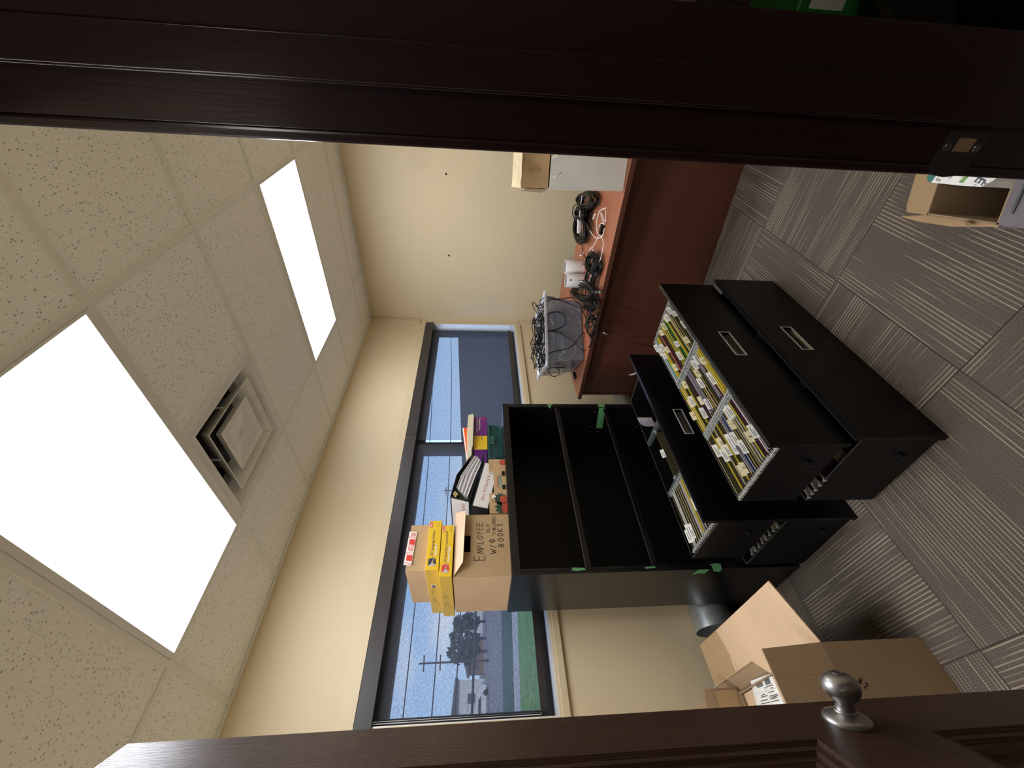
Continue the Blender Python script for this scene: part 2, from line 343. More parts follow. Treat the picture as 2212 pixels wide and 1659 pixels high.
# ================================================================== THE ROOM
XL, YD, YO = -5.45, -2.416, -2.545        # left wall, inner and outer face of the door wall
H_C = 2.70
struct('floor', MB().box(-7.2, .2, -4.6, .25, -.06, 0), 'carpet', loc=(0,0,0))
# window wall: below, above, both sides of the opening
WX0, WX1, WZ0, WZ1 = -3.52, -.07, 1.135, 2.108
m = MB().box(XL-.15, .15, 0, .16, -.05, WZ0).box(XL-.15, .15, 0, .16, WZ1, 3.1).box(XL-.15, WX0, 0, .16, WZ0, WZ1).box(WX1, .15, 0, .16, WZ0, WZ1)
struct('wall_window', m, 'wall_paint', loc=(0,0,0))
m = MB().box(0, .15, -4.6, .0, -.05, 3.1); struct('wall_right', m, 'wall_paint', loc=(0,0,0))
m = MB()                                  # old fixings and marks left in the plaster
for q in ((964,376),(970,552)):
    p_ = at(q[0], q[1], 0, 0); m.tube([p_+Vector((0,-.004,.01)), p_+Vector((-.006,.002,-.004))], .005, 6); m.tube([p_+Vector((-.006,.008,0)), p_+Vector((-.004,-.010,.004))], .004, 6)
tag(m.build('wall_anchor', 'bronze', loc=(0,-1.2,1.7)), kind='structure').name = 'trim_1'
pp = [at(a, b, 0, -.0004) for a, b in ((884,326),(930,318),(938,345),(912,372),(880,360))]
struct('trim_16', MB().slab(pp, .0003, nrm=(-1,0,0)), 'paint_patch', loc=(0,-1.5,1.9))
struct('wall_left', MB().box(XL-.15, XL, YD, 0, -.05, 3.1), 'wall_paint', loc=(0,0,0))
# door wall with the doorway
DX0, DX1, DZ = -4.345, -3.400, 2.105
m = MB().box(XL-.15, DX0-.02, YO, YD, 0, 3.1).box(DX1+.02, 0, YO, YD, 0, 3.1).box(DX0-.02, DX1+.02, YO, YD, DZ+.02, 3.1)
struct('wall_door', m, 'wall_paint', loc=(0,0,0))
# hall on this side of the doorway
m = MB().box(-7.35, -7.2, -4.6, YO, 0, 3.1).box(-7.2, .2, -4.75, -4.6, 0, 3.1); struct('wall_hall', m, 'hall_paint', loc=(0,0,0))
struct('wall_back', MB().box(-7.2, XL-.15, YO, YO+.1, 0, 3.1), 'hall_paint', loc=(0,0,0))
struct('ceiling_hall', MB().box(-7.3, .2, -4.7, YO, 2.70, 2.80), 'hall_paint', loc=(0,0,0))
struct('light_block_slab', MB().box(-7.35, .35, -4.75, .16, 3.05, 3.20), 'hall_paint', loc=(0,0,0))      # unseen slab over everything, added to keep outside light out
t_ = thing('hall_fill_light', 'unseen square hallway ceiling light added to brighten the door and jamb', 'light', (-5.2,-3.5,2.66))  # unseen lamp, added to light the door, jamb and hall
MB().box(-5.5,-4.9,-3.8,-3.2,2.672,2.70).build('frame', 'fixture_white', t_); MB().box(-5.47,-4.93,-3.77,-3.23,2.666,2.672).build('diffuser', 'hall_fill', t_)

# suspended ceiling
X0, YB = -.349, -.5985
tx = [X0 - k*T for k in range(0, 10)]; yA = YB - 2*T
tiles = MB(); bars = MB()
xs_cols = [0.0] + tx[:9] + [XL]
def tile(x1, x0, y0, y1): tiles.box(x0+.001, x1-.001, y0+.001, y1-.001, H_C+.006, H_C+.022)
for i in range(len(xs_cols)-1):
    a, b = xs_cols[i], xs_cols[i+1]
    tile(a, b, YB, 0); tile(a, b, YD, yA)
    if i in (2, 5, 8): continue                              # light fixtures
    if i == 4: tile(a, b, yA, YB-T); continue                  # air diffuser beside this one
    tile(a, b, yA, YB)
struct('ceiling', tiles, 'ceiling_tile', loc=(0,0,0))
bw = .012
for y in (YB, yA): bars.box(XL, 0, y-bw, y+bw, H_C, H_C+.008).box(XL, 0, y-.002, y+.002, H_C+.008, H_C+.04)
for x in tx[:9]: bars.box(x-bw, x+bw, YD, 0, H_C-.0005, H_C+.0075)
bars.box(tx[4], tx[3], YB-T-bw, YB-T+bw, H_C, H_C+.008)
struct('trim_3', bars, 'grid_white', loc=(0,0,0))
m = MB().box(XL, 0, -.022, 0, H_C-.003, H_C+.004).box(-.022, 0, YD, 0, H_C-.003, H_C+.004).box(XL, XL+.022, YD, 0, H_C-.003, H_C+.004).box(XL, 0, YD, YD+.022, H_C-.003, H_C+.004)
struct('trim_4', m, 'grid_white', loc=(0,0,0))

def fixture(x0, x1, label):
    t_ = thing('ceiling_light', label, 'light', ((x0+x1)/2, (yA+YB)/2, H_C), 'ceiling light panels')
    a, b, c_, d = x0+.013, x1-.013, yA+.013, YB-.013; f = .022; g = .008
    MB().box(a, a+f, c_, d, H_C-.004, H_C+.05).box(b-f, b, c_, d, H_C-.004, H_C+.05).box(a+f, b-f, c_, c_+g, H_C-.004, H_C+.05).box(a+f, b-f, d-g, d, H_C-.004, H_C+.05).build('frame', 'fixture_white', t_)
    MB().box(a, b, c_, d, H_C+.05, H_C+.056).build('housing', 'fixture_white', t_)
    m = MB(); n = 20                                            # gently ribbed diffuser
    vs_ = [(a+f+.001+(b-a-2*f-.002)*i/n, y, H_C+.004+.004*cos(2*pi*i/n*2)) for y in (c_+g+.001, d-g-.001) for i in range(n+1)]
    m.add(vs_, [(i, i+1, n+2+i, n+1+i) for i in range(n)], 0, True); m.build('diffuser', 'lamp_panel', t_)
fixture(tx[2], tx[1], 'narrow looking bright ceiling light panel farther from the doorway, near the plain right wall')
fixture(tx[5], tx[4], 'large bright ceiling light panel nearest the doorway, beside the air diffuser')

fixture(tx[8], tx[7], 'ceiling light panel farthest left, above the open door and past the window')

# air diffuser: outer cone, middle ring, centre plate
vx0, vx1, vy0, vy1 = tx[4]+.012, tx[3]-.012, YB-T+.012, YB-.012; vc = Vector(((vx0+vx1)/2, (vy0+vy1)/2, H_C)); hw = (vx1-vx0)/2
t_ = thing('air_diffuser', 'white square stepped ceiling air diffuser between tiles and the large light', 'air vent', vc)
def sqring(prof, mb=None, hwm=1.0):       # prof: (half width, z)
    mb = mb or MB(); q = [(vc.x+sx*h_, vc.y+sy*h_, H_C+z) for h_, z in prof for sx, sy in ((-1,-1),(1,-1),(1,1),(-1,1))]
    return mb.add(q, [(i*4+k, i*4+(k+1) % 4, (i+1)*4+(k+1) % 4, (i+1)*4+k) for i in range(len(prof)-1) for k in range(4)])
sqring([(hw, .002), (hw-.028, .0), (hw-.034, -.004), (hw-.040, .0), (hw-.105, .065), (hw-.115, .105)]).build('outer_cone', 'vent_white', t_)
m = sqring([(.128, .085), (.150, .05), (.196, -.006), (.200, -.004), (.155, .056), (.13, .09)]); m.build('middle_cone', 'vent_white', t_)
m = MB(); q = [(vc.x+sx*h_, vc.y+sy*h_, H_C+z) for h_, z in ((.128,.002),(.124,-.004),(.100,-.004),(.092,.004),(.05,.010),(.028,.012)) for sx, sy in ((-1,-1),(1,-1),(1,1),(-1,1))]
m.add(q, [(i*4+k, i*4+(k+1) % 4, (i+1)*4+(k+1) % 4, (i+1)*4+k) for i in range(5) for k in range(4)] + [(20,21,22,23)])
m.lathe([(.001,.004),(.008,.005),(.011,.012)], (vc.x, vc.y, H_C-.002), (0,0,1), 14); sqring([(.128,.002),(.10,.05),(.06,.075)], m)
m.build('centre_plate', 'vent_white', t_)
MB().lathe([(.17,.0),(.17,.13)], (vc.x, vc.y, H_C+.095), seg=32).build('duct_collar', 'duct_dark', t_)
MB().box(vx0, vx1, vy0, vy1, H_C+.24, H_C+.25).build('back_box', 'duct_dark', t_)
for sx, sy in ((-1,0),(1,0),(0,1),(0,-1)): MB().lathe([(.006,0),(.006,.05)], (vc.x+sx*.17, vc.y+sy*.17, H_C+.03), (0,0,1), 8).build('hanger_pin', 'fixture_white', t_)

# window trim, shades, frames
struct('trim_5', MB().box(XL, -.0, -.016, 0, 1.078, 1.112).box(XL, 0, -.006, 0, 1.112, 1.128), 'trim_paint', loc=(0,0,1))      # rail under the window
struct('trim_6', MB().box(XL, 0, -.004, 0, 2.108, 2.168), 'trim_paint', loc=(0,0,2))
m = MB().box(-.085, -.004, -.018, 0, 2.168, H_C-.004).box(-.070, -.018, -.024, -.018, 2.19, H_C-.004)
m.box(-.085, -.004, -.014, 0, .09, 1.078).box(-.070, -.018, -.022, -.014, .11, 1.05)
struct('trim_7', m, 'trim_paint', loc=(0,0,1))
struct('baseboard_window', MB().box(XL, 0, -.012, 0, 0, .09), 'bronze', loc=(0,0,0))
struct('baseboard_right', MB().box(-.012, 0, YD, 0, 0, .09), 'bronze', loc=(0,0,0))
struct('trim_8', MB().box(WX0, WX1, -.004, .16, 1.128, 1.142), 'aluminium', loc=(-2,0,1.1))      # bright metal sill
struct('trim_9', MB().box(WX0, WX0+.004, 0, .16, 1.142, WZ1).box(WX1-.004, WX1, 0, .16, 1.142, WZ1), 'aluminium', loc=(-2,0,1.1))
w_ = thing('window_1', None, None, (-2.6, .12, WZ0)); tag(w_, kind='structure')
MX0, MX1 = -1.785, -1.700
def frame(x0, x1, parent):
    m = MB(); y0, y1 = .085, .15
    m.box(x0, x1, y0, y1, 1.968, WZ1).box(x0, x1, y0, y1, 1.142, 1.190).box(x0, x0+.045, y0, y1, 1.190, 1.968).box(x1-.045, x1, y0, y1, 1.190, 1.968)
    m.build('window_frame', 'bronze', parent); MB().box(x0+.04, x1-.04, .115, .121, 1.185, 1.972).build('pane', 'pane_glass', parent)
frame(WX0, -1.745, w_)
w_ = thing('window_2', None, None, (-.9, .12, WZ0)); tag(w_, kind='structure'); frame(-1.743, WX1, w_)
t_ = thing('roller_shade', 'charcoal mesh roller shade over the wide left window, with a bead chain', 'blind', (-2.6,.01,2.02), 'roller shades at the window')
def shade(t_, x0, x1, f0, f1):
    MB().box(f0, f1, -.012, .004, 2.022, 2.104).box(f0, f1, .004, .05, 2.095, 2.104).build('fascia', 'fascia', t_, bevel=.002)
    m = MB(); n = 24; q = []                                  # cloth with a faint sag
    for k in range(2):
        for i in range(n+1): q.append((x0+(x1-x0)*i/n, .030+.0015*sin(i*.9), (2.03, 1.215)[k]))
    m.add(q, [(i, i+1, n+2+i, n+1+i) for i in range(n)]); m.build('shade_cloth', 'shade_mesh', t_)
    MB().lathe([(.017, 0), (.017, x1-x0)], (x0, .032, 2.062), (1,0,0), 16).build('roller_tube', 'bronze', t_)
    MB().box(x0, x1, .022, .038, 1.180, 1.217).build('bottom_bar', 'bronze', t_)
shade(t_, -3.490, -1.766, -3.56, -1.7035)
m = MB()
for k in range(150): m.lathe([(.0006,-.0022),(.0022,0),(.0006,.0022)], (-3.508, -.004, 2.0-k*.0052), (0,0,1), 6, cap=False)
m.tube([(-3.508,-.004,2.02),(-3.508,-.004,1.22),(-3.500,-.004,1.215),(-3.500,-.004,2.02)], .0008, 4); m.build('bead_chain', 'white_plastic', t_)
t_ = thing('roller_shade', 'charcoal mesh roller shade over the right window, beside the plain wall', 'blind', (-.9,.01,2.02), 'roller shades at the window')
shade(t_, -1.724, -.150, -1.7005, -.062)

# doorway frame (dark stained) with stop, strike plate, header
struct('trim_10', MB().box(DX1, DX1+.02, -2.461, YD, 0, DZ).box(DX1-.012, DX1+.02, -2.5455, -2.461, 0, DZ).box(DX1-.0145, DX1-.012, -2.50, -2.4635, 0, DZ), 'frame_wood', loc=(-3.4,-2.5,0), bevel=.0045, smooth=True)
struct('trim_11', MB().box(DX1-.002, DX1+.075, YD, YD+.012, 0, DZ+.075).box(DX0-.075, DX0+.002, YD, YD+.012, 0, DZ+.075).box(DX0+.002, DX1-.002, YD, YD+.012, DZ, DZ+.075), 'frame_wood', loc=(-3.4,-2.4,0), bevel=.003)
struct('trim_12', MB().box(DX0-.02, DX0, -2.5455, YD, 0, DZ).box(DX0, DX0+.012, -2.5455, -2.461, 0, DZ), 'frame_wood', loc=(-4.3,-2.5,0))
struct('trim_13', MB().box(DX0-.02, DX1+.02, -2.461, YD, DZ, DZ+.02).box(DX0-.02, DX1+.02, -2.5455, -2.461, DZ-.012, DZ+.02), 'frame_wood', loc=(-3.9,-2.5,2.1))
struct('trim_14', MB().box(DX0-.075, DX0+.010, YO-.014, YO+.004, 0, DZ+.075), 'frame_wood', loc=(-4.3,-2.6,0), bevel=.006)
t_ = thing('strike_plate', 'small dark metal strike plate screwed to the right door jamb', 'strike plate', (DX1-.001,-2.44,.94))
m = MB(); x = DX1-.0016
def rz(y0, y1, z0, z1): m.box(x, x+.0022, y0, y1, z0, z1)
rz(-2.4525,-2.447,.914,.968); rz(-2.447,-2.4315,.914,.9265); rz(-2.447,-2.4315,.9515,.968); rz(-2.4315,-2.4165,.914,.968)
prof = [(-2.4165,.914),(-2.411,.916),(-2.4045,.925),(-2.4025,.94),(-2.4045,.957),(-2.411,.968),(-2.4165,.968)]
m.slab([(x-.0006, a, b) for a, b in prof], .0025, nrm=(-1,0,0)); m.build('plate', 'bronze', t_)
MB().box(x+.0015, x+.0022, -2.447, -2.4315, .9265, .9515).build('latch_hole', 'cardboard_dark', t_)
for zz in (.9205, .9605):
    MB().lathe([(.0046,0),(.0040,.0012),(.0012,.0013),(.0012,.0004)], (x, -2.4365, zz), (-1,0,0), 16).build('screw', 'edge_steel', t_)

# the open door
LAT = Vector((-3.800,-1.640,0)); DD = Vector((-.56,-.829,0)).normalized(); DN = Vector((.829,-.56,0)).normalized(); DW, DHh = .93, 2.078
dr = thing('door_1', None, None, LAT + DD*DW); tag(dr, kind='structure')
def dbox(mb, s0, s1, z0, z1, d0, d1):    # s: from the latch edge, d: out of the visible face
    q = [LAT + DD*s + DN*d + Vector((0,0,z)) for z in (z0, z1) for d in (d0, d1) for s in (s0, s1)]
    return mb.add(q, [(0,2,3,1),(4,5,7,6),(0,1,5,4),(2,6,7,3),(0,4,6,2),(1,3,7,5)])
m = MB(); th = .044
for s0, s1, z0, z1 in ((0,.105,.01,DHh),(DW-.105,DW,.01,DHh),(.105,DW-.105,1.955,DHh),(.105,DW-.105,.83,1.02),(.105,DW-.105,.01,.25)): dbox(m, s0, s1, z0, z1, -th, 0)
m.build('leaf', 'door_wood', dr)
for z0, z1 in ((1.02,1.955),(.25,.83)):
    a, b = .105, DW-.105; m = MB(); pr = [(0,0),(.006,-.007),(.010,-.004),(.017,-.005),(.021,-.011),(.028,-.012),(.034,-.017)]
    q = [LAT + DD*(a+o_ if sx < 0 else b-o_) + DN*d_ + Vector((0,0,(z0+o_ if sz < 0 else z1-o_))) for o_, d_ in pr for sx, sz in ((-1,-1),(1,-1),(1,1),(-1,1))]
    m.add(q, [(i*4+k, i*4+(k+1) % 4, (i+1)*4+(k+1) % 4, (i+1)*4+k) for i in range(len(pr)-1) for k in range(4)])
    pn = m.build('panel_moulding', 'door_wood', dr); m = MB(); dbox(m, a+.03, b-.03, z0+.03, z1-.03, -.028, -.0165)
    pi_ = [(.034,-.0165),(.06,-.0165),(.10,-.006)]
    q = [LAT + DD*(a+o_ if sx < 0 else b-o_) + DN*d_ + Vector((0,0,(z0+o_ if sz < 0 else z1-o_))) for o_, d_ in pi_ for sx, sz in ((-1,-1),(1,-1),(1,1),(-1,1))]
    m.add(q, [(i*4+k, i*4+(k+1) % 4, (i+1)*4+(k+1) % 4, (i+1)*4+k) for i in range(2) for k in range(4)] + [(8,9,10,11)]); m.build('panel', 'door_wood', dr)
KC = LAT + DD*.064 + Vector((0,0,.932))
kn = MB().lathe([(.034,0),(.0345,.004),(.032,.007),(.026,.010),(.018,.013),(.0155,.014)], KC, DN, 40).build('knob_rose', 'knob_metal', dr)
k_ = MB().lathe([(.0145,.012),(.0135,.018),(.0125,.024),(.014,.028),(.020,.033),(.0255,.040),(.0275,.048),(.0265,.056),(.022,.063),(.015,.067),(.010,.0685)], KC, DN, 40).build('door_knob', 'knob_metal' if 'knob_metal' in MATS else 'galvanised', dr)
MB().lathe([(.0095,.0665),(.0095,.0695),(.0075,.0695),(.007,.067),(.003,.0675)], KC, DN, 24).build('lock_button', 'edge_steel', k_)
MB().lathe([(.0145,.0115),(.0165,.0125),(.0165,.0155),(.0145,.0165)], KC, DN, 32).build('collar', 'knob_metal', kn)
for zz in (.25, 1.05, 1.85): MB().lathe([(.007,0),(.007,.09)], LAT + DD*(DW+.004) + DN*-.048 + Vector((0,0,zz)), seg=12).build('hinge', 'edge_steel', dr)

# ================================================================== FILE CABINET AND ITS DRAWERS
CX0, CX1, CY0, CY1, CZ = -3.124, -2.016, -.658, -.236, 1.378
t_ = thing('file_cabinet', 'tall black lateral file cabinet emptied of its drawers, standing under the window', 'file cabinet', ((CX0+CX1)/2, (CY0+CY1)/2, 0))
MB().box(CX0, CX0+.014, CY0, CY1, 0, CZ-.002).box(CX0+.014, CX0+.028, CY0, CY0+.012, 0, CZ-.038).build('side_panel', 'black_metal', t_, bevel=.0015)
MB().box(CX1-.014, CX1, CY0, CY1, 0, CZ-.002).box(CX1-.028, CX1-.014, CY0, CY0+.012, 0, CZ-.038).build('side_panel', 'black_metal', t_, bevel=.0015)
MB().box(CX0-.001, CX1+.001, CY0-.002, CY1, CZ-.038, CZ).box(CX0-.0015, CX0-.0005, CY0+.02, CY1-.002, CZ-.040, CZ-.001).build('top', 'black_metal', t_, bevel=.002)
MB().box(CX0+.014, CX1-.014, CY1-.006, CY1, 0, CZ-.038).build('back_panel', 'black_matte', t_)
MB().box(CX0+.014, CX1-.014, CY0, CY1-.006, 0, .035).build('base', 'black_matte', t_)
for z in (1.022, .704):
    m = MB().box(CX0+.028, CX1-.028, CY0+.006, CY0+.020, z-.012, z+.006).box(CX0+.028, CX1-.028, CY0+.004, CY0+.010, z+.004, z+.014); m.build('cross_rail', 'black_metal', t_)
    MB().box(CX0+.028, CX1-.028, CY0+.0032, CY0+.006, z+.0125, z+.0152).build('rail_highlight', 'edge_steel', t_)  # thin bright strip standing in for the highlight along the rail
for x, s in ((CX1-.014, -1), (CX0+.014, 1)):
    for z in (.715, .395, .075):
        m = MB()
        xa, xb = sorted((x, x+s*.012)); m.box(xa, xb, CY0+.035, CY1-.03, z-.036, z+.004); xa, xb = sorted((x, x+s*.024)); m.box(xa, xb, CY0+.028, CY1-.03, z+.028, z+.034).box(xa, xb, CY0+.028, CY1-.03, z+.052, z+.056)
        xa, xb = sorted((x, x+s*.005)); m.box(xa, xb, CY0+.03, CY1-.03, z+.0, z+.056)
        sl = m.build('slide_rail', 'black_metal', t_)
        for yy, zz in ((CY0+.05, .043), (CY0+.19, .043), (CY0+.24, -.012), (CY1-.06, .012)): MB().lathe([(.0038,0),(.0028,.0016),(.001,.002)], (x+s*.0125, yy, z+zz), (s,0,0), 10).build('rivet', 'aluminium', sl)
def tape(pts): MB().slab(pts, .0008).build('green_tape', 'green_tape', t_)
yf = CY0-.0022
tape([at(1180+.1356*a, 830+.1356*b, 1, yf) for a, b in ((28,312),(125,312),(75,345),(62,390),(18,340))])
m = MB(); m.slab([(CX1-.030, yf, z) for z in (.745,.703)] + [(CX1+.001, yf, .703), (CX1+.001, yf, .745)], .0008)
m.slab([(CX1-.0395, CY0-.001, .745), (CX1-.0395, CY0-.001, .703), (CX1-.0395, CY0+.19, .683), (CX1-.0395, CY0+.19, .727)], .0008, nrm=(-1,0,0)); m.build('green_tape', 'green_tape', t_)
tape([at(1050+.3315*a, 850+.3315*b, 1, yf) for a, b in ((566,1134),(640,1138),(652,1150),(590,1156),(556,1152))])
tape([at(1050+.3315*a, 850+.3315*b, 1, yf) for a, b in ((1030,1132),(1100,1126),(1104,1136),(1040,1142))])
tape([at(1380+.1567*a, 1000+.1567*b, 1, yf) for a, b in ((975,1398),(1080,1382),(1130,1400),(1142,1465),(1120,1500),(1035,1496),(1010,1420))])
m = MB(); xs = CX0-.0016; m.slab([(xs, CY0, .505), (xs, CY0, .455), (xs, CY0+.045, .462), (xs, CY0+.035, .488), (xs, CY0+.05, .522)], .0008, nrm=(-1,0,0)); m.build('green_tape', 'green_tape', t_)

FX0, FX1 = -3.131, -2.050
def drawer(label, yf, z0, z1, bz, hz, yb, back=False):
    t_ = thing('file_drawer', label, 'file drawer', ((FX0+FX1)/2, (yf+yb)/2, z0), 'loose file cabinet drawers')
    hx0, hx1, hz0, hz1 = (-2.672,-2.512,hz-.021,hz+.021) if back else (-2.655,-2.493,hz-.022,hz+.022)
    m = MB(); ya, yc = yf, yf+.018
    m.box(FX0, hx0, ya, yc, z0, z1).box(hx1, FX1, ya, yc, z0, z1).box(hx0, hx1, ya, yc, z0, hz0).box(hx0, hx1, ya, yc, hz1, z1)
    m.build('front_panel', 'black_front', t_)
    MB().box(FX0, FX1, ya+.001, ya+.0170, z1, z1+.0014).build('lip', 'black_metal', t_); MB().box(FX0, FX1, ya+.0150, ya+.0168, z1+.0014, z1+.0024).build('lip_edge', 'edge_steel', t_)
    m = MB().box(hx0, hx1, ya+.028, ya+.030, hz0, hz1); m.add([(hx0,ya,hz0),(hx1,ya,hz0),(hx1,ya+.028,hz0+.012),(hx0,ya+.028,hz0+.012)], [(0,1,2,3)]).box(hx0-.001, hx0, ya+.001, ya+.03, hz0, hz1).box(hx1, hx1+.001, ya+.001, ya+.03, hz0, hz1).box(hx0, hx1, ya+.001, ya+.03, hz1, hz1+.001)
    h_ = m.build('handle_cup', 'cup_metal', t_); f = .0030; m = MB(); a, b = ya-.002, ya+.001
    m.box(hx0-f, hx1+f, a, b, hz1, hz1+f).box(hx0-f, hx1+f, a, b, hz0-f, hz0).box(hx0-f, hx0, a, b, hz0, hz1).box(hx1, hx1+f, a, b, hz0, hz1); m.build('handle_frame', 'aluminium', h_)
    bx0, bx1 = FX0+.008, FX1-.055; m = MB(); w_ = .0025; zl = z0+.012
    m.box(bx0, bx0+w_, yc, yb, zl, bz).build('side_panel', 'black_matte', t_); MB().box(bx1-w_, bx1, yc, yb, zl, bz).build('side_panel', 'black_matte', t_)
    MB().box(bx0+w_, bx1-w_, yb-w_, yb, zl, bz).build('back_panel', 'black_matte', t_); MB().box(bx0+w_, bx1-w_, yc, yb-w_, zl, zl+w_).build('bottom', 'black_matte', t_)
    m = MB().box(bx0-.0005, bx0+w_+.001, yc, yb, bz, bz+.0015).box(bx1-w_-.001, bx1+.0005, yc, yb, bz, bz+.0015).box(bx0+w_, bx1-w_, yb-w_-.001, yb+.0005, bz, bz+.0015); m.build('side_rim', 'edge_steel', t_)
    for xx in ((-2.800, -2.465) if back else (-2.812, -2.482)):
        ob = MB(); ob.box(xx-.012, xx-.009, yc+.002, yb-.004, bz-.016, bz+.002).box(xx+.009, xx+.012, yc+.002, yb-.004, bz-.016, bz+.002).box(xx-.009, xx+.009, yc+.002, yb-.004, bz-.010, bz-.008)
        y = yc+.012
        while y < yb-.01: ob.box(xx-.010, xx+.010, y, y+.003, bz-.008, bz+.003); y += .0095
        ob.build('hanging_bar', 'zinc_rail', t_)
    if not (back and z0 > .2) or True:
        yr, zr = yf+.105, z0+(.092)
        m = MB().box(bx0-.010, bx0, yr-.012, yr+.008, zr-.006, zr+.010).lathe([(.008,0),(.008,.008)], (bx0-.010, yr, zr), (-1,0,0), 14); m.build('roller', 'black_rubber', t_)
        MB().box(bx0-.0112, bx0-.010, yr-.010, yr-.008, zr-.004, zr+.008).build('roller_bracket', 'edge_steel', t_)
    return bx0, bx1, yc, yb
t2 = NT('cup_metal'); t2.col((.45,.43,.40)); t2.set(Roughness=.12, Metallic=.9)
d1 = drawer('black file drawer on the carpet, bottom of the nearer stack', -1.588, .0, .318, .285, .191, -1.216)
d2 = drawer('black file drawer full of coloured hanging folders, top of the nearer stack', -1.556, .320, .603, .556, .463, -1.220)
d3 = drawer('black file drawer on the carpet, under the half filled one against the cabinet', -1.100, .0, .322, .285, .20, -.690, True)
d4 = drawer('black file drawer only partly filled, top of the stack against the cabinet', -1.098, .324, .648, .575, .529, -.772, True)

ORD = ['first','second','third','fourth','fifth','sixth','seventh','eighth','ninth','tenth','eleventh','twelfth','thirteenth','fourteenth','fifteenth','sixteenth','seventeenth','eighteenth','nineteenth','twentieth','twenty-first','twenty-second','twenty-third','twenty-fourth']
CNAME = dict(olive='olive green', yellow='yellow', maroon='maroon', blue='blue', green='bright green', purple='purple', red='red', cream='cream', white='white', lavender='lavender', navy='navy blue', cyan='light blue')
cache = {}
def fmesh(key, fn, mat):
    k = (key, mat)
    if k not in cache:
        mb = fn(); me = bpy.data.meshes.new(k[0][0]); me.from_pydata(mb.v, [], mb.f); me.materials.append(MATS[mat])
        for p_ in me.polygons: p_.use_smooth = False
        cache[k] = me
    return cache[k]
def fpart(name, me, parent, loc=(0,0,0), rot=(0,0,0)):
    o = bpy.data.objects.new(name, me); COL.objects.link(o); o.parent = parent; o.location = loc; o.rotation_euler = rot; WL[o.name] = Vector((0,0,0)); return o
FH = .20
def sheet(w_, h_, top, th=.0007, y=0.0):  # upright sheet, top edge centre at the origin
    return MB().box(-w_/2, w_/2, y-th/2, y+th/2, top-h_, top)
def body(w_):
    m = MB(); q = [(-w_/2,-.0032,0),(w_/2,-.0032,0),(-w_/2,0,-FH),(w_/2,0,-FH),(-w_/2,.0032,0),(w_/2,.0032,0),(-w_/2,-.0024,0),(w_/2,-.0024,0),(-w_/2,.0024,0),(w_/2,.0024,0),(-w_/2,0,-FH+.004),(w_/2,0,-FH+.004)]
    return m.add(q, [(0,1,3,2),(2,3,5,4),(0,6,7,1),(8,4,5,9),(6,10,11,7),(10,8,9,11),(0,2,10,6),(2,4,8,10),(1,7,11,3),(3,11,9,5)])
def hook(w_, s):                  # the two hooks that stick out at one end
    m = MB()
    for y in (-.0029, .0029):
        m.box(min(s*(w_/2-.006), s*(w_/2+.012)), max(s*(w_/2-.006), s*(w_/2+.012)), y-.0009, y+.0009, -.006, .0005)
        m.box(min(s*(w_/2+.006), s*(w_/2+.013)), max(s*(w_/2+.006), s*(w_/2+.013)), y-.0014, y+.0014, -.004, .005)
    return m.box(min(s*(w_/2-.002), s*(w_/2+.002)), max(s*(w_/2-.002), s*(w_/2+.002)), -.0035, .0035, -.006, -.004)
def tabm(tw): return MB().add([(-tw/2,0,-.003),(tw/2,0,-.003),(tw/2,.009,.014),(-tw/2,.009,.014),(-tw/2,.0006,-.004),(tw/2,.0006,-.004),(tw/2,.0097,.0136),(-tw/2,.0097,.0136)], [(0,1,2,3),(7,6,5,4),(0,4,5,1),(3,2,6,7),(0,3,7,4),(1,5,6,2)])
def folder(cx, y, z, w_, col, label, grp, inner=None, tab=None, letter=None, paper=None, lean=0.0, tabpos=0.0):
    t_ = bpy.data.objects.new('hanging_folder', None); t_.empty_display_size = .03; COL.objects.link(t_); t_.location = (cx, y, z); t_.rotation_euler = (lean, 0, random.uniform(-.006,.006)); tag(t_, label, 'hanging folder', grp)
    fpart('folder_body', fmesh(('body', w_), lambda: body(w_), 'folder_'+col), t_)
    for s_ in (-1, 1): fpart('hook', fmesh(('hook%d' % s_, w_), lambda: hook(w_, s_), 'hook_metal'), t_)
    if inner == 'yellow' and random.random() < .30: inner = random.choice(('cream', 'olive', 'white'))
    if inner:
        n = random.choice((1,1,2)); k_ = 'i%d' % n
        fpart('file_folder', fmesh((k_, w_), lambda: join(*[sheet(w_-.014, .17, .002+.0028*i, y=-.0012+.0013*i) for i in range(n)]), 'folder_'+inner), t_)
    if paper:
        hgt = random.choice((.004, .009, .014)) ; fpart('papers', fmesh(('p%.3f' % hgt, w_), lambda: join(*[sheet(w_-.03, .17, hgt-.0012*i, y=-.0016+.0009*i) for i in range(4)]), 'folder_'+paper), t_)
    if tab:
        tw = tab[1]; tb = fpart('tab', fmesh(('t', tw), lambda: tabm(tw), tab[0]+'_tab'), t_, (tabpos*(w_-tw)/2, -.004, .002))
        if letter:
            sz = .015 if len(letter) < 2 else .011; me_ = text_mb(letter, (-.005*len(letter)-(0 if len(letter) < 2 else -.004), .0002, -.001), (1,0,0), (0,.53,1), sz); mm = bpy.data.meshes.new('tab_text'); mm.from_pydata(me_.v, [], me_.f); mm.materials.append(MATS['ink']); fpart('tab_text', mm, tb)
        else:
            fpart('tab_text', fmesh(('tx', tw), lambda: join(*[MB().add([(-tw*.38, .0008+a*.53, a+.0005), (tw*b, .0008+a*.53, a+.0005), (tw*b, .0015+a*.53, a+.0018), (-tw*.38, .0015+a*.53, a+.0018)], [(0,1,2,3)]) for a, b in ((.002,.10),(.0075,.3))]), 'ink'), tb)
    return t_
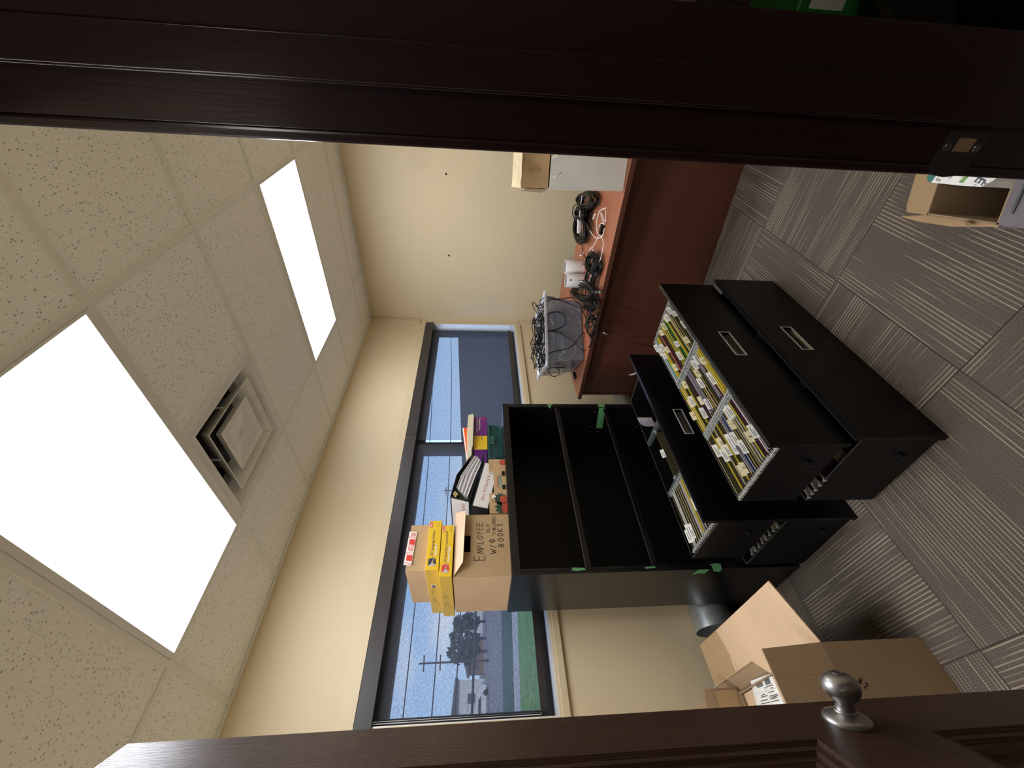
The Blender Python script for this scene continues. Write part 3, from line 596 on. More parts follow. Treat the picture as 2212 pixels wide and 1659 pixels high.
def column(spec, cx, w_, y0, dy, z, where, grp, taps=(-.8,-.35,.1,.5,.9)):
    for i, sp_ in enumerate(spec):
        col, inner, tab, letter, paper = (list(sp_)+[None]*5)[:5]
        tn = {'cream':'cream','white':'white'}.get(tab[0]) if tab else None
        lb = CNAME[col]+' hanging folder'+(' with %s tab%s' % (tn, (' '+letter) if letter and len(letter) == 1 else '') if tn else '')+', '+where+', '+ORD[i]+' from front'
        folder(cx+random.uniform(-.001,.001), y0+i*dy, z, w_, col, lb, grp, inner, tab, letter, paper, random.uniform(-.02,.03), random.choice(taps))
W, Cc = ('white',.062), ('cream',.05); WS = ('white',.045); N_ = None
Lc = [('blue',N_,N_),('maroon','maroon',Cc,'A','white'),('maroon',N_,N_,N_,'white'),('maroon','white',W,N_,'white'),('maroon',N_,N_),('olive','yellow',Cc,'B'),('blue','yellow',W),('olive','cream',W,N_),('navy','yellow',Cc,'C'),('olive','yellow',W),('purple','white',W),('blue','yellow',W,N_,'lavender'),('olive','yellow',('white',.1)),('olive',N_,Cc,'D'),('olive','yellow',Cc,'E'),('olive',N_,('white',.055)),('olive','cream',('cream',.06),'ESSO'),('olive',N_,W),('olive','yellow',N_),('olive',N_,W),('olive',N_,N_),('olive','cream',N_)]
Mc = [('olive',N_,N_,N_,'white'),('olive',N_,Cc,'J','white'),('olive',N_,N_),('olive','yellow',N_),('yellow','yellow',Cc,'G'),('yellow','yellow',('white',.075)),('maroon',N_,W,N_,'lavender'),('maroon',N_,N_,N_,'lavender'),('olive',N_,W),('olive','yellow',Cc,'M'),('maroon','cream',W),('olive','yellow',N_),('olive',N_,W,N_,'lavender'),('olive',N_,N_,N_,'lavender'),('olive','cream',Cc,'L'),('maroon',N_,N_),('olive',N_,W),('olive','yellow',Cc,'H'),('olive',N_,W),('olive','yellow',Cc,'F'),('yellow','yellow',N_),('yellow',N_,Cc,'K')]
Rc = [('blue',N_,N_),('maroon',N_,N_),('maroon',N_,W),('olive','yellow',WS),('olive',N_,W),('olive','yellow',Cc,'P'),('olive','yellow',N_),('yellow','olive' if False else 'yellow',W),('olive',N_,Cc,'R'),('yellow','yellow',N_),('green',N_,WS),('olive','yellow',('cream',.06)),('green','yellow',W),('yellow','yellow',N_),('olive','yellow',Cc,'S'),('maroon',N_,N_),('red','cream',Cc,'T'),('olive',N_,Cc,'N'),('yellow','yellow',W),('yellow','yellow',WS),('cyan','yellow',W),('white','white',W,N_,'white')]
ZF = .558
column(Lc, -2.969, .288, -1.525, .01385, ZF, 'left section, nearer top drawer', 'folders in the nearer top drawer')
column(Mc, -2.647, .292, -1.525, .01385, ZF, 'middle section, nearer top drawer', 'folders in the nearer top drawer')
column(Rc, -2.294, .336, -1.525, .01385, ZF, 'right section, nearer top drawer', 'folders in the nearer top drawer')
bL = [('olive','white',N_,N_,'white'),('olive',N_,N_,N_,'white'),('olive',N_,N_),('olive','yellow',N_),('navy','cream',('white',.06)),('navy','yellow',N_),('yellow',N_,N_),('white',N_,N_,N_,'lavender'),('olive','cream',N_),('olive','cream',N_),('olive','cream',('white',.07)),('olive','white',('white',.08)),('white',N_,W),('olive',N_,N_)]
column(bL, -2.960, .282, -1.060, .0195, .577, 'left section, farther top drawer', 'folders in the farther top drawer', (-.8,-.2,.4))
bM = [('white',N_,N_,N_,'white'),('white',N_,N_,N_,'white'),('olive','yellow',N_),('olive',N_,N_),('olive',N_,N_),('olive',N_,W)]
column(bM, -2.632, .290, -1.065, .012, .577, 'middle section, farther top drawer', 'folders in the farther top drawer', (.1,))
folder(-2.632, -.90, .577, .290, 'olive', 'olive hanging folder alone at the back of the middle section, farther top drawer', 'folders in the farther top drawer', tab=('white',.05))
for k, (c_, inn, y) in enumerate((('maroon','cream',-1.345),('maroon','cream',-1.315),('white','cream',-1.285),('maroon','white',-1.262),('white','cream',-1.238))):
    folder(-2.969, y, .285, .288, c_, CNAME[c_]+' hanging folder in the nearer bottom drawer, '+ORD[k]+' from front', 'folders in the bottom drawers', inn)
for k in range(8):
    c_ = ('olive','cream','olive','olive','cream','maroon','olive','white')[k]
    folder(-2.960, -1.005+k*.034, .285, .282, c_, CNAME[c_]+' hanging folder in the farther bottom drawer, '+ORD[k]+' from front', 'folders in the bottom drawers', 'cream', paper='white' if k % 2 else None)
# an envelope and a sheet left in the emptied right section
m = MB(); n = 8; q = [(-2.40+.085*i/n, -.86+.030*sin(i/n*2.4)+j*.004, z+.025*i/n) for j in (0,1) for z in (.50,.585) for i in range(n+1)]
m.add(q, [(i, i+1, n+2+i, n+1+i) for i in range(n)] + [(18+i, 18+i+1, 18+n+2+i, 18+n+1+i) for i in range(n)], 0, True); o = m.build('envelope', 'folder_cream'); tag(o, 'cream and violet envelope curling in the emptied right section of the farther drawer', 'envelope')
m = MB().add([(q_[0]-.012, q_[1]-.006, q_[2]+.006) for q_ in q[:18]], [(i, i+1, n+2+i, n+1+i) for i in range(n)], 0, True); m.build('violet_liner', 'folder_lavender', o)
o = MB().add([(-2.155,-1.05,.60),(-2.125,-1.03,.60),(-2.125,-1.0,.655),(-2.16,-1.03,.645)], [(0,1,2,3)]).build('paper_slip', 'folder_lavender'); tag(o, 'small lavender paper slip near the right end of the farther top drawer', 'paper slip')

# ================================================================== ON TOP OF THE CABINET
def crate(m, x0, x1, y0, y1, z0, z1, hole=None, t=.004, top=True):
    if hole:
        a, b, c_, d = hole; m.box(x0, a, y0, y0+t, z0, z1).box(b, x1, y0, y0+t, z0, z1).box(a, b, y0, y0+t, z0, c_).box(a, b, y0, y0+t, d, z1)
    else: m.box(x0, x1, y0, y0+t, z0, z1)
    m.box(x0, x0+t, y0+t, y1, z0, z1, 1).box(x1-t, x1, y0+t, y1, z0, z1).box(x0+t, x1-t, y1-t, y1, z0, z1).box(x0+t, x1-t, y0+t, y1-t, z0, z0+t)  # left side gets the paler board, its lit look put into the colour
    if top: m.box(x0+t, x1-t, y0+t, y1-t, z1-t, z1)
    return m
ZT = CZ+.001
t_ = thing('carton', 'cardboard carton marked EMPLOYEE in marker, on the cabinet under yellow boxes', 'cardboard box', (-2.96,-.44,ZT))
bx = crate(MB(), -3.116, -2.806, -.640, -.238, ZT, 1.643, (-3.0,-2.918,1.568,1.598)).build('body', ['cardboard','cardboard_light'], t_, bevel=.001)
MB().slab([(-3.114,-.643,1.641),(-3.060,-.668,1.600),(-2.797,-.668,1.594),(-2.797,-.643,1.645)], .003).build('top_flap', 'cardboard_light', t_)
MB().slab([(-2.84,-.40,1.644),(-2.80,-.40,1.70),(-2.84,-.47,1.644)], .003).build('top_flap', 'cardboard_dark', t_)
yw = -.6408
hw_ = [hand('E', (-3.042,yw,1.500), (1,0,0), (0,0,1), .050, .034, .0032), hand('MPLOYEE', (-3.010,yw,1.506), (1,0,.02), (.06,0,1), .030, .026, .0028, .92), hand('OLD', (-2.906,yw,1.474), (1,0,.08), (0,0,1), .016, .019, .0020, .9),
       hand('W/0', (-3.012,yw,1.446), (1,0,.08), (0,0,1), .026, .028, .0030, 1.0), hand('TIMECARDS', (-2.918,yw,1.444), (1,0,.02), (0,0,1), .017, .012, .0020, .95), hand('BOOKS', (-2.978,yw,1.408), (1,0,.04), (0,0,1), .026, .024, .0030, 1.1)]
join(*hw_).build('handwriting', 'marker', t_)

def sbox(label, x0, x1, y0, y1, z0, z1, rz, l1, l2, folder_mat):
    t_ = thing('hanging_folder_box', label, 'box', ((x0+x1)/2,(y0+y1)/2,z0), 'yellow hanging folder boxes')
    MB().box(x0, x1, y0, y1, z0, z1).rot(rz, ((x0+x1)/2,y0,z0)).build('box', 'yellow_card', t_, bevel=.0012)
    def tx_(txt, x, z, s, mat, nm, **k): text_mb(txt, (x, y0-.0008, z), (1,0,0), (0,0,1), s, **k).rot(rz, ((x0+x1)/2,y0,z0)).build(nm, mat, t_)
    h_ = z1-z0; tx_(l1, x0+.065, z0+h_*.50, .0185 if len(l1) < 20 else .0165, 'violet_ink', 'printed_text', space=.95); tx_(l2, x0+.067, z0+h_*.24, .0165, 'white_ink', 'printed_text', space=.95)
    m = MB().add([(x1-.036,y0-.0005,z0+h_*.74),(x1-.006,y0-.0005,z0+h_*.74),(x1-.006,y0-.0005,z0+h_*.95),(x1-.036,y0-.0005,z0+h_*.95)], [(0,1,2,3)]); m.rot(rz, ((x0+x1)/2,y0,z0)); m.build('logo_patch', 'red_card', t_)
    tx_('Hilroy', x1-.034, z0+h_*.78, .0105, 'white_ink', 'logo_text', space=.9)
    tx_('100% recycled', x1-.036, z0+h_*.30, .0045, 'ink', 'printed_text'); tx_('13", 14" x 9"', x1-.036, z0+h_*.18, .0045, 'ink', 'printed_text')
    m = MB(); yy = y0-.0006; X_ = x0+.018; Z_ = z0+h_*.22
    q = lambda *pp: [(X_+a*.036, yy-b*.0003, Z_+c_*h_*.62) for a, b, c_ in pp]
    m.add(q((0,0,.25),(.25,0,.0),(1.0,0,.15),(.75,0,.42)), [(0,1,2,3)], 0).add(q((.02,1,.95),(.3,1,.62),(.22,1,.05),(-.02,1,.35)), [(0,1,2,3)], 1).add(q((.02,2,.98),(.28,2,.60),(1.12,2,.30),(.90,2,.98)), [(0,1,2,3)], 0).add(q((.25,3,.56),(.29,3,.62),(1.10,3,.31),(1.05,3,.25)), [(0,1,2,3)], 1)
    m.rot(rz, ((x0+x1)/2,y0,z0)); m.build('folder_picture', folder_mat, t_)
    m = MB()
    for k, (yy_, zz_, L_) in enumerate(((.42,.7,.05),(.42,.55,.035),(.6,.72,.06),(.6,.6,.05),(.6,.48,.055),(.72,.3,.03))): m.add([(x0-.0006, y0+(y1-y0)*yy_, z0+h_*zz_), (x0-.0006, y0+(y1-y0)*yy_+L_, z0+h_*zz_), (x0-.0006, y0+(y1-y0)*yy_+L_, z0+h_*zz_+.0016), (x0-.0006, y0+(y1-y0)*yy_, z0+h_*zz_+.0016)], [(0,1,2,3)])
    m.rot(rz, ((x0+x1)/2,y0,z0)); m.build('printed_text', 'ink', t_)
    return t_
sbox('lower yellow hanging folder box with a red folder picture, on the EMPLOYEE carton', -3.117, -2.868, -.652, -.193, 1.648, 1.705, 0, '25 chemises suspendues', 'format légal', ['red_card','folder_lavender'])
t_ = sbox('upper yellow hanging folder box with a black folder picture, under the brown carton', -3.086, -2.842, -.652, -.155, 1.709, 1.768, 0, '25 hanging folders', 'legal size', ['ink','paper_grey'])
MB().box(-3.0868,-3.0862,-.50,-.466,1.728,1.752).build('barcode_label', 'white_tab', t_)
m = MB()
for k in range(6): m.box(-3.0874,-3.0869,-.495+k*.005,-.4925+k*.005,1.732,1.748)
m.build('barcode', 'ink', t_)
t_ = thing('carton', 'small brown carton with red and white shipping tape, topmost on the cabinet', 'cardboard box', (-2.96,-.45,1.771))
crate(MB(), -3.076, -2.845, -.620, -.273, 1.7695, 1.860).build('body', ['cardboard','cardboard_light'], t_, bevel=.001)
A_, B_ = Vector((-3.050,-.624,1.836)), Vector((-2.885,-.624,1.828)); U_ = Vector((.004,-.0015,.036))
MB().add([A_, B_, B_+U_, A_+U_], [(0,1,2,3)]).build('shipping_tape', 'white_tab', t_)
m = MB(); D_ = B_-A_; off = Vector((0,-.0008,0))
def tq(a, b, c_, d): m.add([A_+D_*a+U_*c_+off, A_+D_*b+U_*c_+off, A_+D_*b+U_*d+off, A_+D_*a+U_*d+off], [(0,1,2,3)])
for o_ in (.12, .60): tq(o_, o_+.17, .05, .80)
for k in range(5): tq(.40+.0, .52, .12+k*.15, .18+k*.15); tq(.86, .97, .12+k*.15, .18+k*.15)
for a in (.02,.06,.32,.36,.54,.57,.80,.83): tq(a, a+.012, .0, .95)
m.build('tape_print', 'red_card', t_)
MB().slab([(-3.072,-.33,1.8615),(-3.05,-.278,1.8615),(-2.92,-.278,1.8615),(-2.92,-.40,1.8615)], .001).build('paper_sheet', 'paper', t_)

# fruit tray with the two binders
t_ = thing('fruit_tray', 'printed cardboard strawberry tray standing beside the EMPLOYEE carton', 'tray', (-2.6,-.45,ZT))
x0, x1, y0, y1, z1 = -2.776, -2.423, -.600, -.30, 1.472
m = MB(); pf = [(x0,ZT),(x1,ZT),(x1,z1),(-2.505,z1),(-2.512,1.446),(-2.648,1.446),(-2.655,z1),(x0,z1)]
m.slab([(a, y0, b) for a, b in pf], .004, nrm=(0,-1,0)).slab([(a, y1, b) for a, b in pf], .004, nrm=(0,-1,0))
m.box(x0, x0+.004, y0+.004, y1, ZT, z1).box(x1-.004, x1, y0+.004, y1, ZT, z1).box(x0+.004, x1-.004, y0+.004, y1, ZT, ZT+.003).build('tray_body', 'fruit_card', t_)
yy = y0-.0006
def blob(cx_, cz_, rx_, rz_, mat, nm, n=18, jag=0.0, clip=None, y=yy):
    q = [(cx_+rx_*cos(2*pi*k/n)*(1+(jag if k % 2 else 0)), y, cz_+rz_*sin(2*pi*k/n)*(1+(jag if k % 2 else 0))) for k in range(n)]
    q = [(min(max(a, x0+.001), x1-.001), b, min(max(c_, ZT+.001), z1-.001)) for a, b, c_ in q]
    return MB().add([(cx_, y, cz_)]+q, [(0, k+1, (k+1) % n+1) for k in range(n)]).build(nm, mat, t_)
blob(-2.742,1.402,.036,.030,'berry_leaf','leaf_print',22,.5); blob(-2.745,1.388,.034,.020,'berry_red','berry_print',y=yy-.0003)
blob(-2.690,1.412,.028,.026,'berry_leaf','leaf_print',22,.5); blob(-2.693,1.396,.024,.021,'berry_red','berry_print',y=yy-.0003); blob(-2.445,1.392,.022,.018,'berry_red','berry_print')
blob(-2.577,1.412,.047,.011,'tray_label_green','logo_banner'); text_mb('Fraises  Strawberries', (-2.616,yy-.0006,1.409), (1,0,0), (0,0,1), .0085, space=.95).build('logo_text', 'white_ink', t_)
text_mb('Fruits Rouges', (-2.618,yy-.0006,1.421), (1,0,.02), (0,0,1), .0145, space=.92).build('logo_text', 'red_card', t_)
blob(-2.677,1.448,.0115,.0115,'white_ink','round_badge'); text_mb('2', (-2.6815,yy-.0004,1.443), (1,0,0), (0,0,1), .015).build('badge_text', 'ink', t_)
text_mb('Club', (-2.716,yy,1.452), (1,0,0), (0,0,1), .012).build('printed_text', 'ink', t_); text_mb('Club', (-2.716,yy,1.433), (1,0,0), (0,0,1), .012).build('printed_text', 'ink', t_)
text_mb('PRODUCT OF', (-2.492,yy,1.462), (1,0,0), (0,0,1), .007).build('printed_text', 'ink', t_); text_mb('FRAISES BIOLOGIQUES', (-2.492,yy,1.452), (1,0,0), (0,0,1), .0055).build('printed_text', 'ink', t_)
for a, b in ((-2.540,-2.508),(-2.630,-2.600)): MB().box(a, b, yy-.0003, yy+.0001, ZT+.004, ZT+.020).build('hand_hole', 'black_matte', t_)

def sheared(mb, fx): mb.v = [Vector(fx(q)) for q in mb.v]; return mb
t_ = thing('binder', 'black binder with the white GST & PAYROLL TAX spine, tilted in the tray', 'binder', (-2.59,-.43,1.47))
P0 = Vector((-2.742,-.580,1.478)); ex = Vector((.972,0,-.236)); ez = Vector((.236,0,.972)); ey = Vector((0,1,0)); FB = lambda a, b, c_: P0+ex*a+ey*b+ez*c_
m = MB(); q = lambda x_, X_, y_, Y_, z_, Z_: [FB(a, b, c_) for c_ in (z_,Z_) for b in (y_,Y_) for a in (x_,X_)]
def fb(mb, *a): return mb.add(q(*a), [(0,2,3,1),(4,5,7,6),(0,1,5,4),(2,6,7,3),(0,4,6,2),(1,3,7,5)])
fb(m, 0,.302, 0,.28, 0,.003); fb(m, 0,.302, 0,.28, .089,.092); fb(m, 0,.302, -.002,.001, 0,.092); fb(m, -.001,.002, 0,.28, 0,.092); m.build('cover', 'black_vinyl', t_)
fb(MB(), .006,.296, -.0032,-.0022, .006,.086).build('spine_label', 'spine_paper', t_)
text_mb('GST & PAYROLL TAX', FB(.262,-.0036,.052), -ex, -ez, .0215, space=1.08).build('spine_text', 'red_ink', t_)
fb(MB(), .012,.29, .02,.265, .006,.070).build('pages', 'paper', t_)
t_ = thing('binder', 'overfull black binder lying open edged on the payroll tax binder', 'binder', (-2.55,-.43,1.6))
ys, ye = -.585, -.275
def prof2(pf, y0_, y1_, mb=None): mb = mb or MB(); return mb.slab([(a, y0_, b) for a, b in pf], y1_-y0_, nrm=(0,-1,0))
TL, BL, TR, BR = (-2.662,1.682), (-2.692,1.576), (-2.372,1.570), (-2.376,1.499)
m = prof2([TL, (-2.52,1.655), TR, (-2.372,1.567), (-2.52,1.651), (-2.662,1.678)], ys, ye); prof2([BL, BR, (-2.376,1.502), (-2.692,1.580)], ys, ye, m); prof2([TL, (-2.658,1.680), (-2.688,1.576), BL], ys, ye, m); m.build('cover', 'black_vinyl', t_)
m = MB()
for k in range(15):                                         # fanned bundles of sheets
    a0, a1 = k/15, (k+.80)/15; L = lambda t_: (-2.650+.058*t_**1.6, 1.588+.064*t_); Rr = lambda t_: (-2.421+.050*t_+.012*sin(pi*t_), 1.511+.046*t_)
    mid = lambda t_: (-2.51-.01*sin(t_*9), 1.545+.088*t_); n0 = len(m.f)
    prof2([L(a0), mid(a0), Rr(a0), Rr(a1), mid(a1), L(a1)], ys+.010+.009*sin(k*2.3)**2, ye-.02, m)
    for q_ in range(n0, len(m.f)): m.mi[q_] = k % 2
m.build('pages', ['paper', 'paper_grey'], t_)
m = MB().tube([(-2.672,ys+.06,1.60),(-2.63,ys+.05,1.63),(-2.60,ys+.05,1.655),(-2.625,ys+.05,1.665)], .0016, 6); m.slab([(-2.668,ys+.015,1.655),(-2.640,ys+.015,1.668),(-2.620,ys+.015,1.660),(-2.640,ys+.015,1.640),(-2.652,ys+.015,1.648)], .010); m.build('ring_mechanism', 'brass', t_)
sn = Vector((TL[0]-BL[0],0,TL[1]-BL[1])); nn = Vector((-sn.z,0,sn.x)).normalized(); a_ = Vector((BL[0],ys,BL[1]))+nn*.0008
MB().add([a_+sn*.06+ey*.008, a_+sn*.06+ey*.30, a_+sn*.94+ey*.30, a_+sn*.94+ey*.008], [(0,1,2,3)]).build('spine_label', 'spine_paper', t_)
text_mb('STATEMENTS', a_+nn*.0006+sn*.42+ey*.035, ey, -sn, .024, space=1.02).build('spine_text', 'red_ink', t_)

# purple, cream and orange boxes on the green basket
t_ = thing('letter_basket', 'dark green slotted plastic basket under the purple box', 'basket', (-2.15,-.38,ZT))
bx0, bx1, by0, by1 = -2.300, -1.999, -.455, -.29
m = MB()
for k in range(31):
    xx = bx0+.012+k*(bx1-bx0-.03)/30; m.bar((xx+.006*(1 if xx > -2.15 else -1)*0, by0+.010, ZT+.008), (xx, by0, 1.462), .0042, .003, (0,1,0))
for k in range(16):
    y_ = by0+.01+k*(by1-by0-.02)/15; m.bar((bx0+.012, y_, ZT+.008), (bx0+.002, y_, 1.462), .0042, .003, (1,0,0)); m.bar((bx1-.040, y_, ZT+.008), (bx1-.008, y_, 1.462), .0042, .003, (1,0,0))
m.build('slatted_wall', 'green_plastic', t_)
MB().box(bx0-.004, bx1+.004, by0-.010, by0+.004, 1.460, 1.470).box(bx0-.004, bx0+.006, by0+.004, by1, 1.460, 1.470).box(bx1-.006, bx1+.004, by0+.004, by1, 1.460, 1.470).box(bx0-.004, bx1+.004, by1-.004, by1+.01, 1.460, 1.470).box(-2.19,-2.12,by0-.008,by0-.002,1.430,1.460).build('rim', 'green_plastic', t_)
MB().box(bx0+.01, bx1-.035, by0+.01, by1-.01, ZT, ZT+.010).box(bx0+.02, bx0+.03, by0+.008, by1-.01, ZT, ZT+.03).build('basket_base', 'green_plastic', t_)
t_ = thing('envelope_box', 'purple box with a yellow panel and white print, on the green basket', 'box', (-2.08,-.36,1.472))
MB().box(-2.226, -1.934, -.452, -.275, 1.4725, 1.5615).build('box', 'purple_card', t_, bevel=.001)
MB().box(-2.2255, -2.110, -.4535, -.452, 1.4735, 1.5605).build('yellow_panel', 'yellow_card', t_)
def inv(txt, x, z, s, mat): text_mb(txt, (x,-.4545,z), (-1,0,0), (0,0,-1), s, space=.92).build('printed_text', mat, t_)
inv('25 hanging folders', -1.945, 1.528, .0165, 'white_ink'); inv('25 chemises suspendues', -1.945, 1.545, .0155, 'white_ink'); inv('Hilroy', -1.944, 1.497, .015, 'red_card'); inv('LEGAL SIZE', -1.944, 1.512, .006, 'orange_card'); inv('100%', -2.116, 1.513, .014, 'violet_ink'); inv('FORMAT LEGAL', -2.116, 1.528, .006, 'ink'); inv('13" x 14"', -2.116, 1.541, .006, 'ink')
t_ = thing('card_sleeve', 'crumpled cream card sleeve lying across the purple box', 'box', (-2.08,-.4,1.563))
m = MB(); q_ = [(-2.243,1.574),(-2.215,1.566),(-1.945,1.5625),(-1.928,1.572),(-1.940,1.601),(-2.10,1.606),(-2.225,1.603)]
prof2(q_, -.478, -.37, m); m.build('sleeve', 'cream_card', t_, bevel=.002)
t_ = thing('envelope_box', 'orange and red box leaning behind the cream sleeve', 'box', (-2.1,-.33,1.563))
prof2([(-2.246,1.5625),(-1.952,1.5625),(-1.958,1.640),(-2.236,1.604)], -.368, -.29).build('box', 'orange_card', t_)
text_mb('Hilroy', (-2.005,-.3695,1.612), (1,0,.1), (-.1,0,1), .018).build('logo_text', 'red_card', t_); MB().add([(-2.24,-.3688,1.606),(-1.959,-.3688,1.643),(-1.958,-.3688,1.636),(-2.24,-.3688,1.600)], [(0,1,2,3)]).build('white_edge', 'white_ink', t_)
prof2([(-2.17,1.565),(-2.02,1.565),(-2.04,1.60),(-2.16,1.59)], -.3692, -.3684).build('printed_patch', 'folder_maroon', t_)
m = MB(); n = 10; q_ = []
for j in range(5):
    for i in range(n+1): q_.append((-2.16-.20*i/n, -.345-.01*sin(j*1.3+i*.5)+.02*j, 1.618-.028*(i/n)**2-.01*j*(i/n)-(.03 if j in (0,4) else 0)*.6))
m.add(q_, [(j*(n+1)+i, j*(n+1)+i+1, (j+1)*(n+1)+i+1, (j+1)*(n+1)+i) for j in range(4) for i in range(n)], 0, True)
o = m.build('plastic_sleeve', 'bag_plastic'); tag(o, 'clear plastic sleeve draped off the orange box toward the open binder', 'plastic sleeve')

# ================================================================== DESK AND WHAT LIES ON IT
ZD = .742
t_ = thing('desk', 'cherry coloured wooden desk with a full front panel, left of the big drawers', 'desk', (-1.1,-1.25,0))
top = [(-1.586,-.300),(-1.586,-2.16),(-.68,-2.16),(-.68,-.90),(-.365,-.86),(-.365,-.262)]
MB().slab([(x, y, ZD) for x, y in top], .028, nrm=(0,0,1)).build('desktop', 'desk_wood_lit', t_, bevel=.002)
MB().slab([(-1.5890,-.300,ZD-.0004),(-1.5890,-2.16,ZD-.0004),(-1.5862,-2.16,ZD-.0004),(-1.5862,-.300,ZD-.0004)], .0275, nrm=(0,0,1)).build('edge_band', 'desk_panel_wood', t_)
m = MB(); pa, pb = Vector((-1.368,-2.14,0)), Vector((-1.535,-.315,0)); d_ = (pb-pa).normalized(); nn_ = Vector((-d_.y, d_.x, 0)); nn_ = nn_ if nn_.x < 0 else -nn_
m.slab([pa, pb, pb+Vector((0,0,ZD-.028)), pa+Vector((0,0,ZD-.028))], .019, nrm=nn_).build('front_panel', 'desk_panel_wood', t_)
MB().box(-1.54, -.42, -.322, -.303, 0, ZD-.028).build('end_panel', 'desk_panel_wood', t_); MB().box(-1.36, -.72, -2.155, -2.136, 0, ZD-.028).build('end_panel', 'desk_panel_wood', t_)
ZD += .001

c15, s15 = cos(R(15)), sin(R(15)); E1 = Vector((c15, s15, 0)); E2 = Vector((s15, -c15, 0))       # depth, along the face
def obox(mb, C0, a0, a1, b0, b1, z0, z1, mi=0):
    C0 = Vector(C0); return mb.add([C0+E1*a+E2*b+Vector((0,0,z)) for z in (z0,z1) for b in (b0,b1) for a in (a0,a1)], [(0,2,3,1),(4,5,7,6),(0,1,5,4),(2,6,7,3),(0,4,6,2),(1,3,7,5)], mi)
C0 = Vector((-1.567,-1.862,0))
t_ = thing('carton', 'large white carton on the desk under the crushed brown one', 'cardboard box', (-1.35,-2.0,ZD))
obox(MB(), C0, 0,.38, 0,.42, ZD, 1.158).build('body', 'white_card', t_, bevel=.002)
m = MB(); cr_ = C0+E1*-.001
m.slab([at(1087+0,417,2,ZD)*0 + C0+E2*-.0+Vector((0,0,ZD+.01)), C0+E1*.30+E2*-.004+Vector((0,0,ZD+.01)), C0+E1*.30+E2*-.012+Vector((0,0,1.16)), C0+Vector((0,0,1.164))], .003); m.build('side_flap', 'white_card', t_)
m = MB(); q = [C0+E1*-.001+E2*b+Vector((0,0,z)) for b, z in ((.045,1.14),(.075,1.10),(.065,1.125),(.14,1.15),(.19,1.085),(.21,1.13))]
m.tube([q[0], q[1]], .0035, 6).tube([q[3], q[4]], .005, 6).tube([q[2], q[0]], .002, 6).tube([q[5], q[4]], .003, 6); m.build('tape_scrap', 'paper', t_)
obox(MB(), C0, -.0018,-.0008, .15,.40, 1.130, 1.158).build('tape_strip', 'folder_cream', t_)
t_ = thing('carton', 'crushed brown carton with a torn front, on the white carton', 'cardboard box', (-1.35,-2.0,1.165))
m = MB(); C1 = C0+E1*-.004+E2*-.010; nb, nz = 14, 8; q = []
for j in range(nz+1):
    for i in range(nb+1):
        a, b = i/nb, j/nz; dent = .020*math.exp(-((a-.30)/.12)**2-((b-.45)/.5)**2) + .012*abs(sin(pi*b))*(1 if a > .18 else .3) + random.uniform(0,.0015)
        q.append(C1+E1*dent+E2*(.43*a+.004*sin(b*7)*(i == 0))+Vector((0,0,1.166+(1.312-1.166)*b)))
m.add(q, [(j*(nb+1)+i, j*(nb+1)+i+1, (j+1)*(nb+1)+i+1, (j+1)*(nb+1)+i) for j in range(nz) for i in range(nb)], 0, True)
Bk = lambda b, z: C1+E1*.37+E2*b+Vector((0,0,z)); F_ = lambda b, z: C1+E2*b+Vector((0,0,z))
m.add([F_(0,1.166), Bk(0,1.166), Bk(0,1.334), F_(0,1.312), F_(.43,1.166), Bk(.43,1.166), Bk(.43,1.334), F_(.43,1.312)], [(0,1,2,3),(4,7,6,5),(1,5,6,2),(0,4,5,1)]); m.build('body', 'cardboard', t_)
m = MB(); nb = 16; q = [C1+E1*(.37*j/3)+E2*(.43*i/nb)+Vector((0,0,1.312+.022*j/3+random.uniform(-.0015,.0035))) for j in range(4) for i in range(nb+1)]
m.add(q, [(j*(nb+1)+i, j*(nb+1)+i+1, (j+1)*(nb+1)+i+1, (j+1)*(nb+1)+i) for j in range(3) for i in range(nb)]).build('taped_top', 'cardboard_tape', t_)
m = MB(); q = [C1+E1*(-.0004+.012)+E2*b+Vector((0,0,z)) for b, z in ((.085,1.205),(.090,1.222),(.097,1.240),(.088,1.262),(.092,1.285))]
m.tube(q, lambda t: .0022*sin(pi*min(.95,max(.05,t)))+.0004, 6).build('torn_slit', 'cardboard_dark', t_)
m = MB(); m.slab([C1+E2*-.001+Vector((0,0,1.17)), C1+E1*.2+E2*-.020+Vector((0,0,1.175)), C1+E1*.2+E2*-.016+Vector((0,0,1.30)), C1+E2*-.001+Vector((0,0,1.29))], .002).build('side_flap', 'cardboard_dark', t_)

# two small white speakers
def speaker(cx, cy, lab, rot, detail):
    t_ = thing('speaker', lab, 'speaker', (cx, cy, ZD), 'small white speakers on the desk'); h_ = .142
    pf = [(.049,0),(.0505,.003),(.0505,h_-.004),(.0490,h_-.001),(.047,h_)]
    MB().lathe(pf, (cx,cy,ZD), (0,0,1), 40).build('shell', 'white_plastic', t_)
    MB().lathe([(.0465,h_-.0005),(.0465,h_+.0006),(.001,h_+.0006)], (cx,cy,ZD), (0,0,1), 40).build('grille', 'grey_mesh', t_)
    MB().lathe([(.0500,h_-.002),(.0500,h_+.0012),(.0468,h_+.0012),(.0468,h_-.002)], (cx,cy,ZD), (0,0,1), 40, cap=False).build('top_ring', 'white_ink', t_)
    vd = Vector((cos(rot), sin(rot), 0)); sd = Vector((-sin(rot), cos(rot), 0)); o_ = Vector((cx,cy,ZD))
    for dz, w_, hh in detail:
        p_ = o_+vd*.0502; m = MB(); m.add([p_+sd*sx*w_+vd*dv+Vector((0,0,dz+sz*hh)) for dv in (-.002,.0010) for sz in (-1,1) for sx in (-1,1)], [(0,1,3,2),(4,6,7,5),(0,4,5,1),(2,3,7,6),(0,2,6,4),(1,5,7,3)]); m.build('port', 'black_matte', t_)
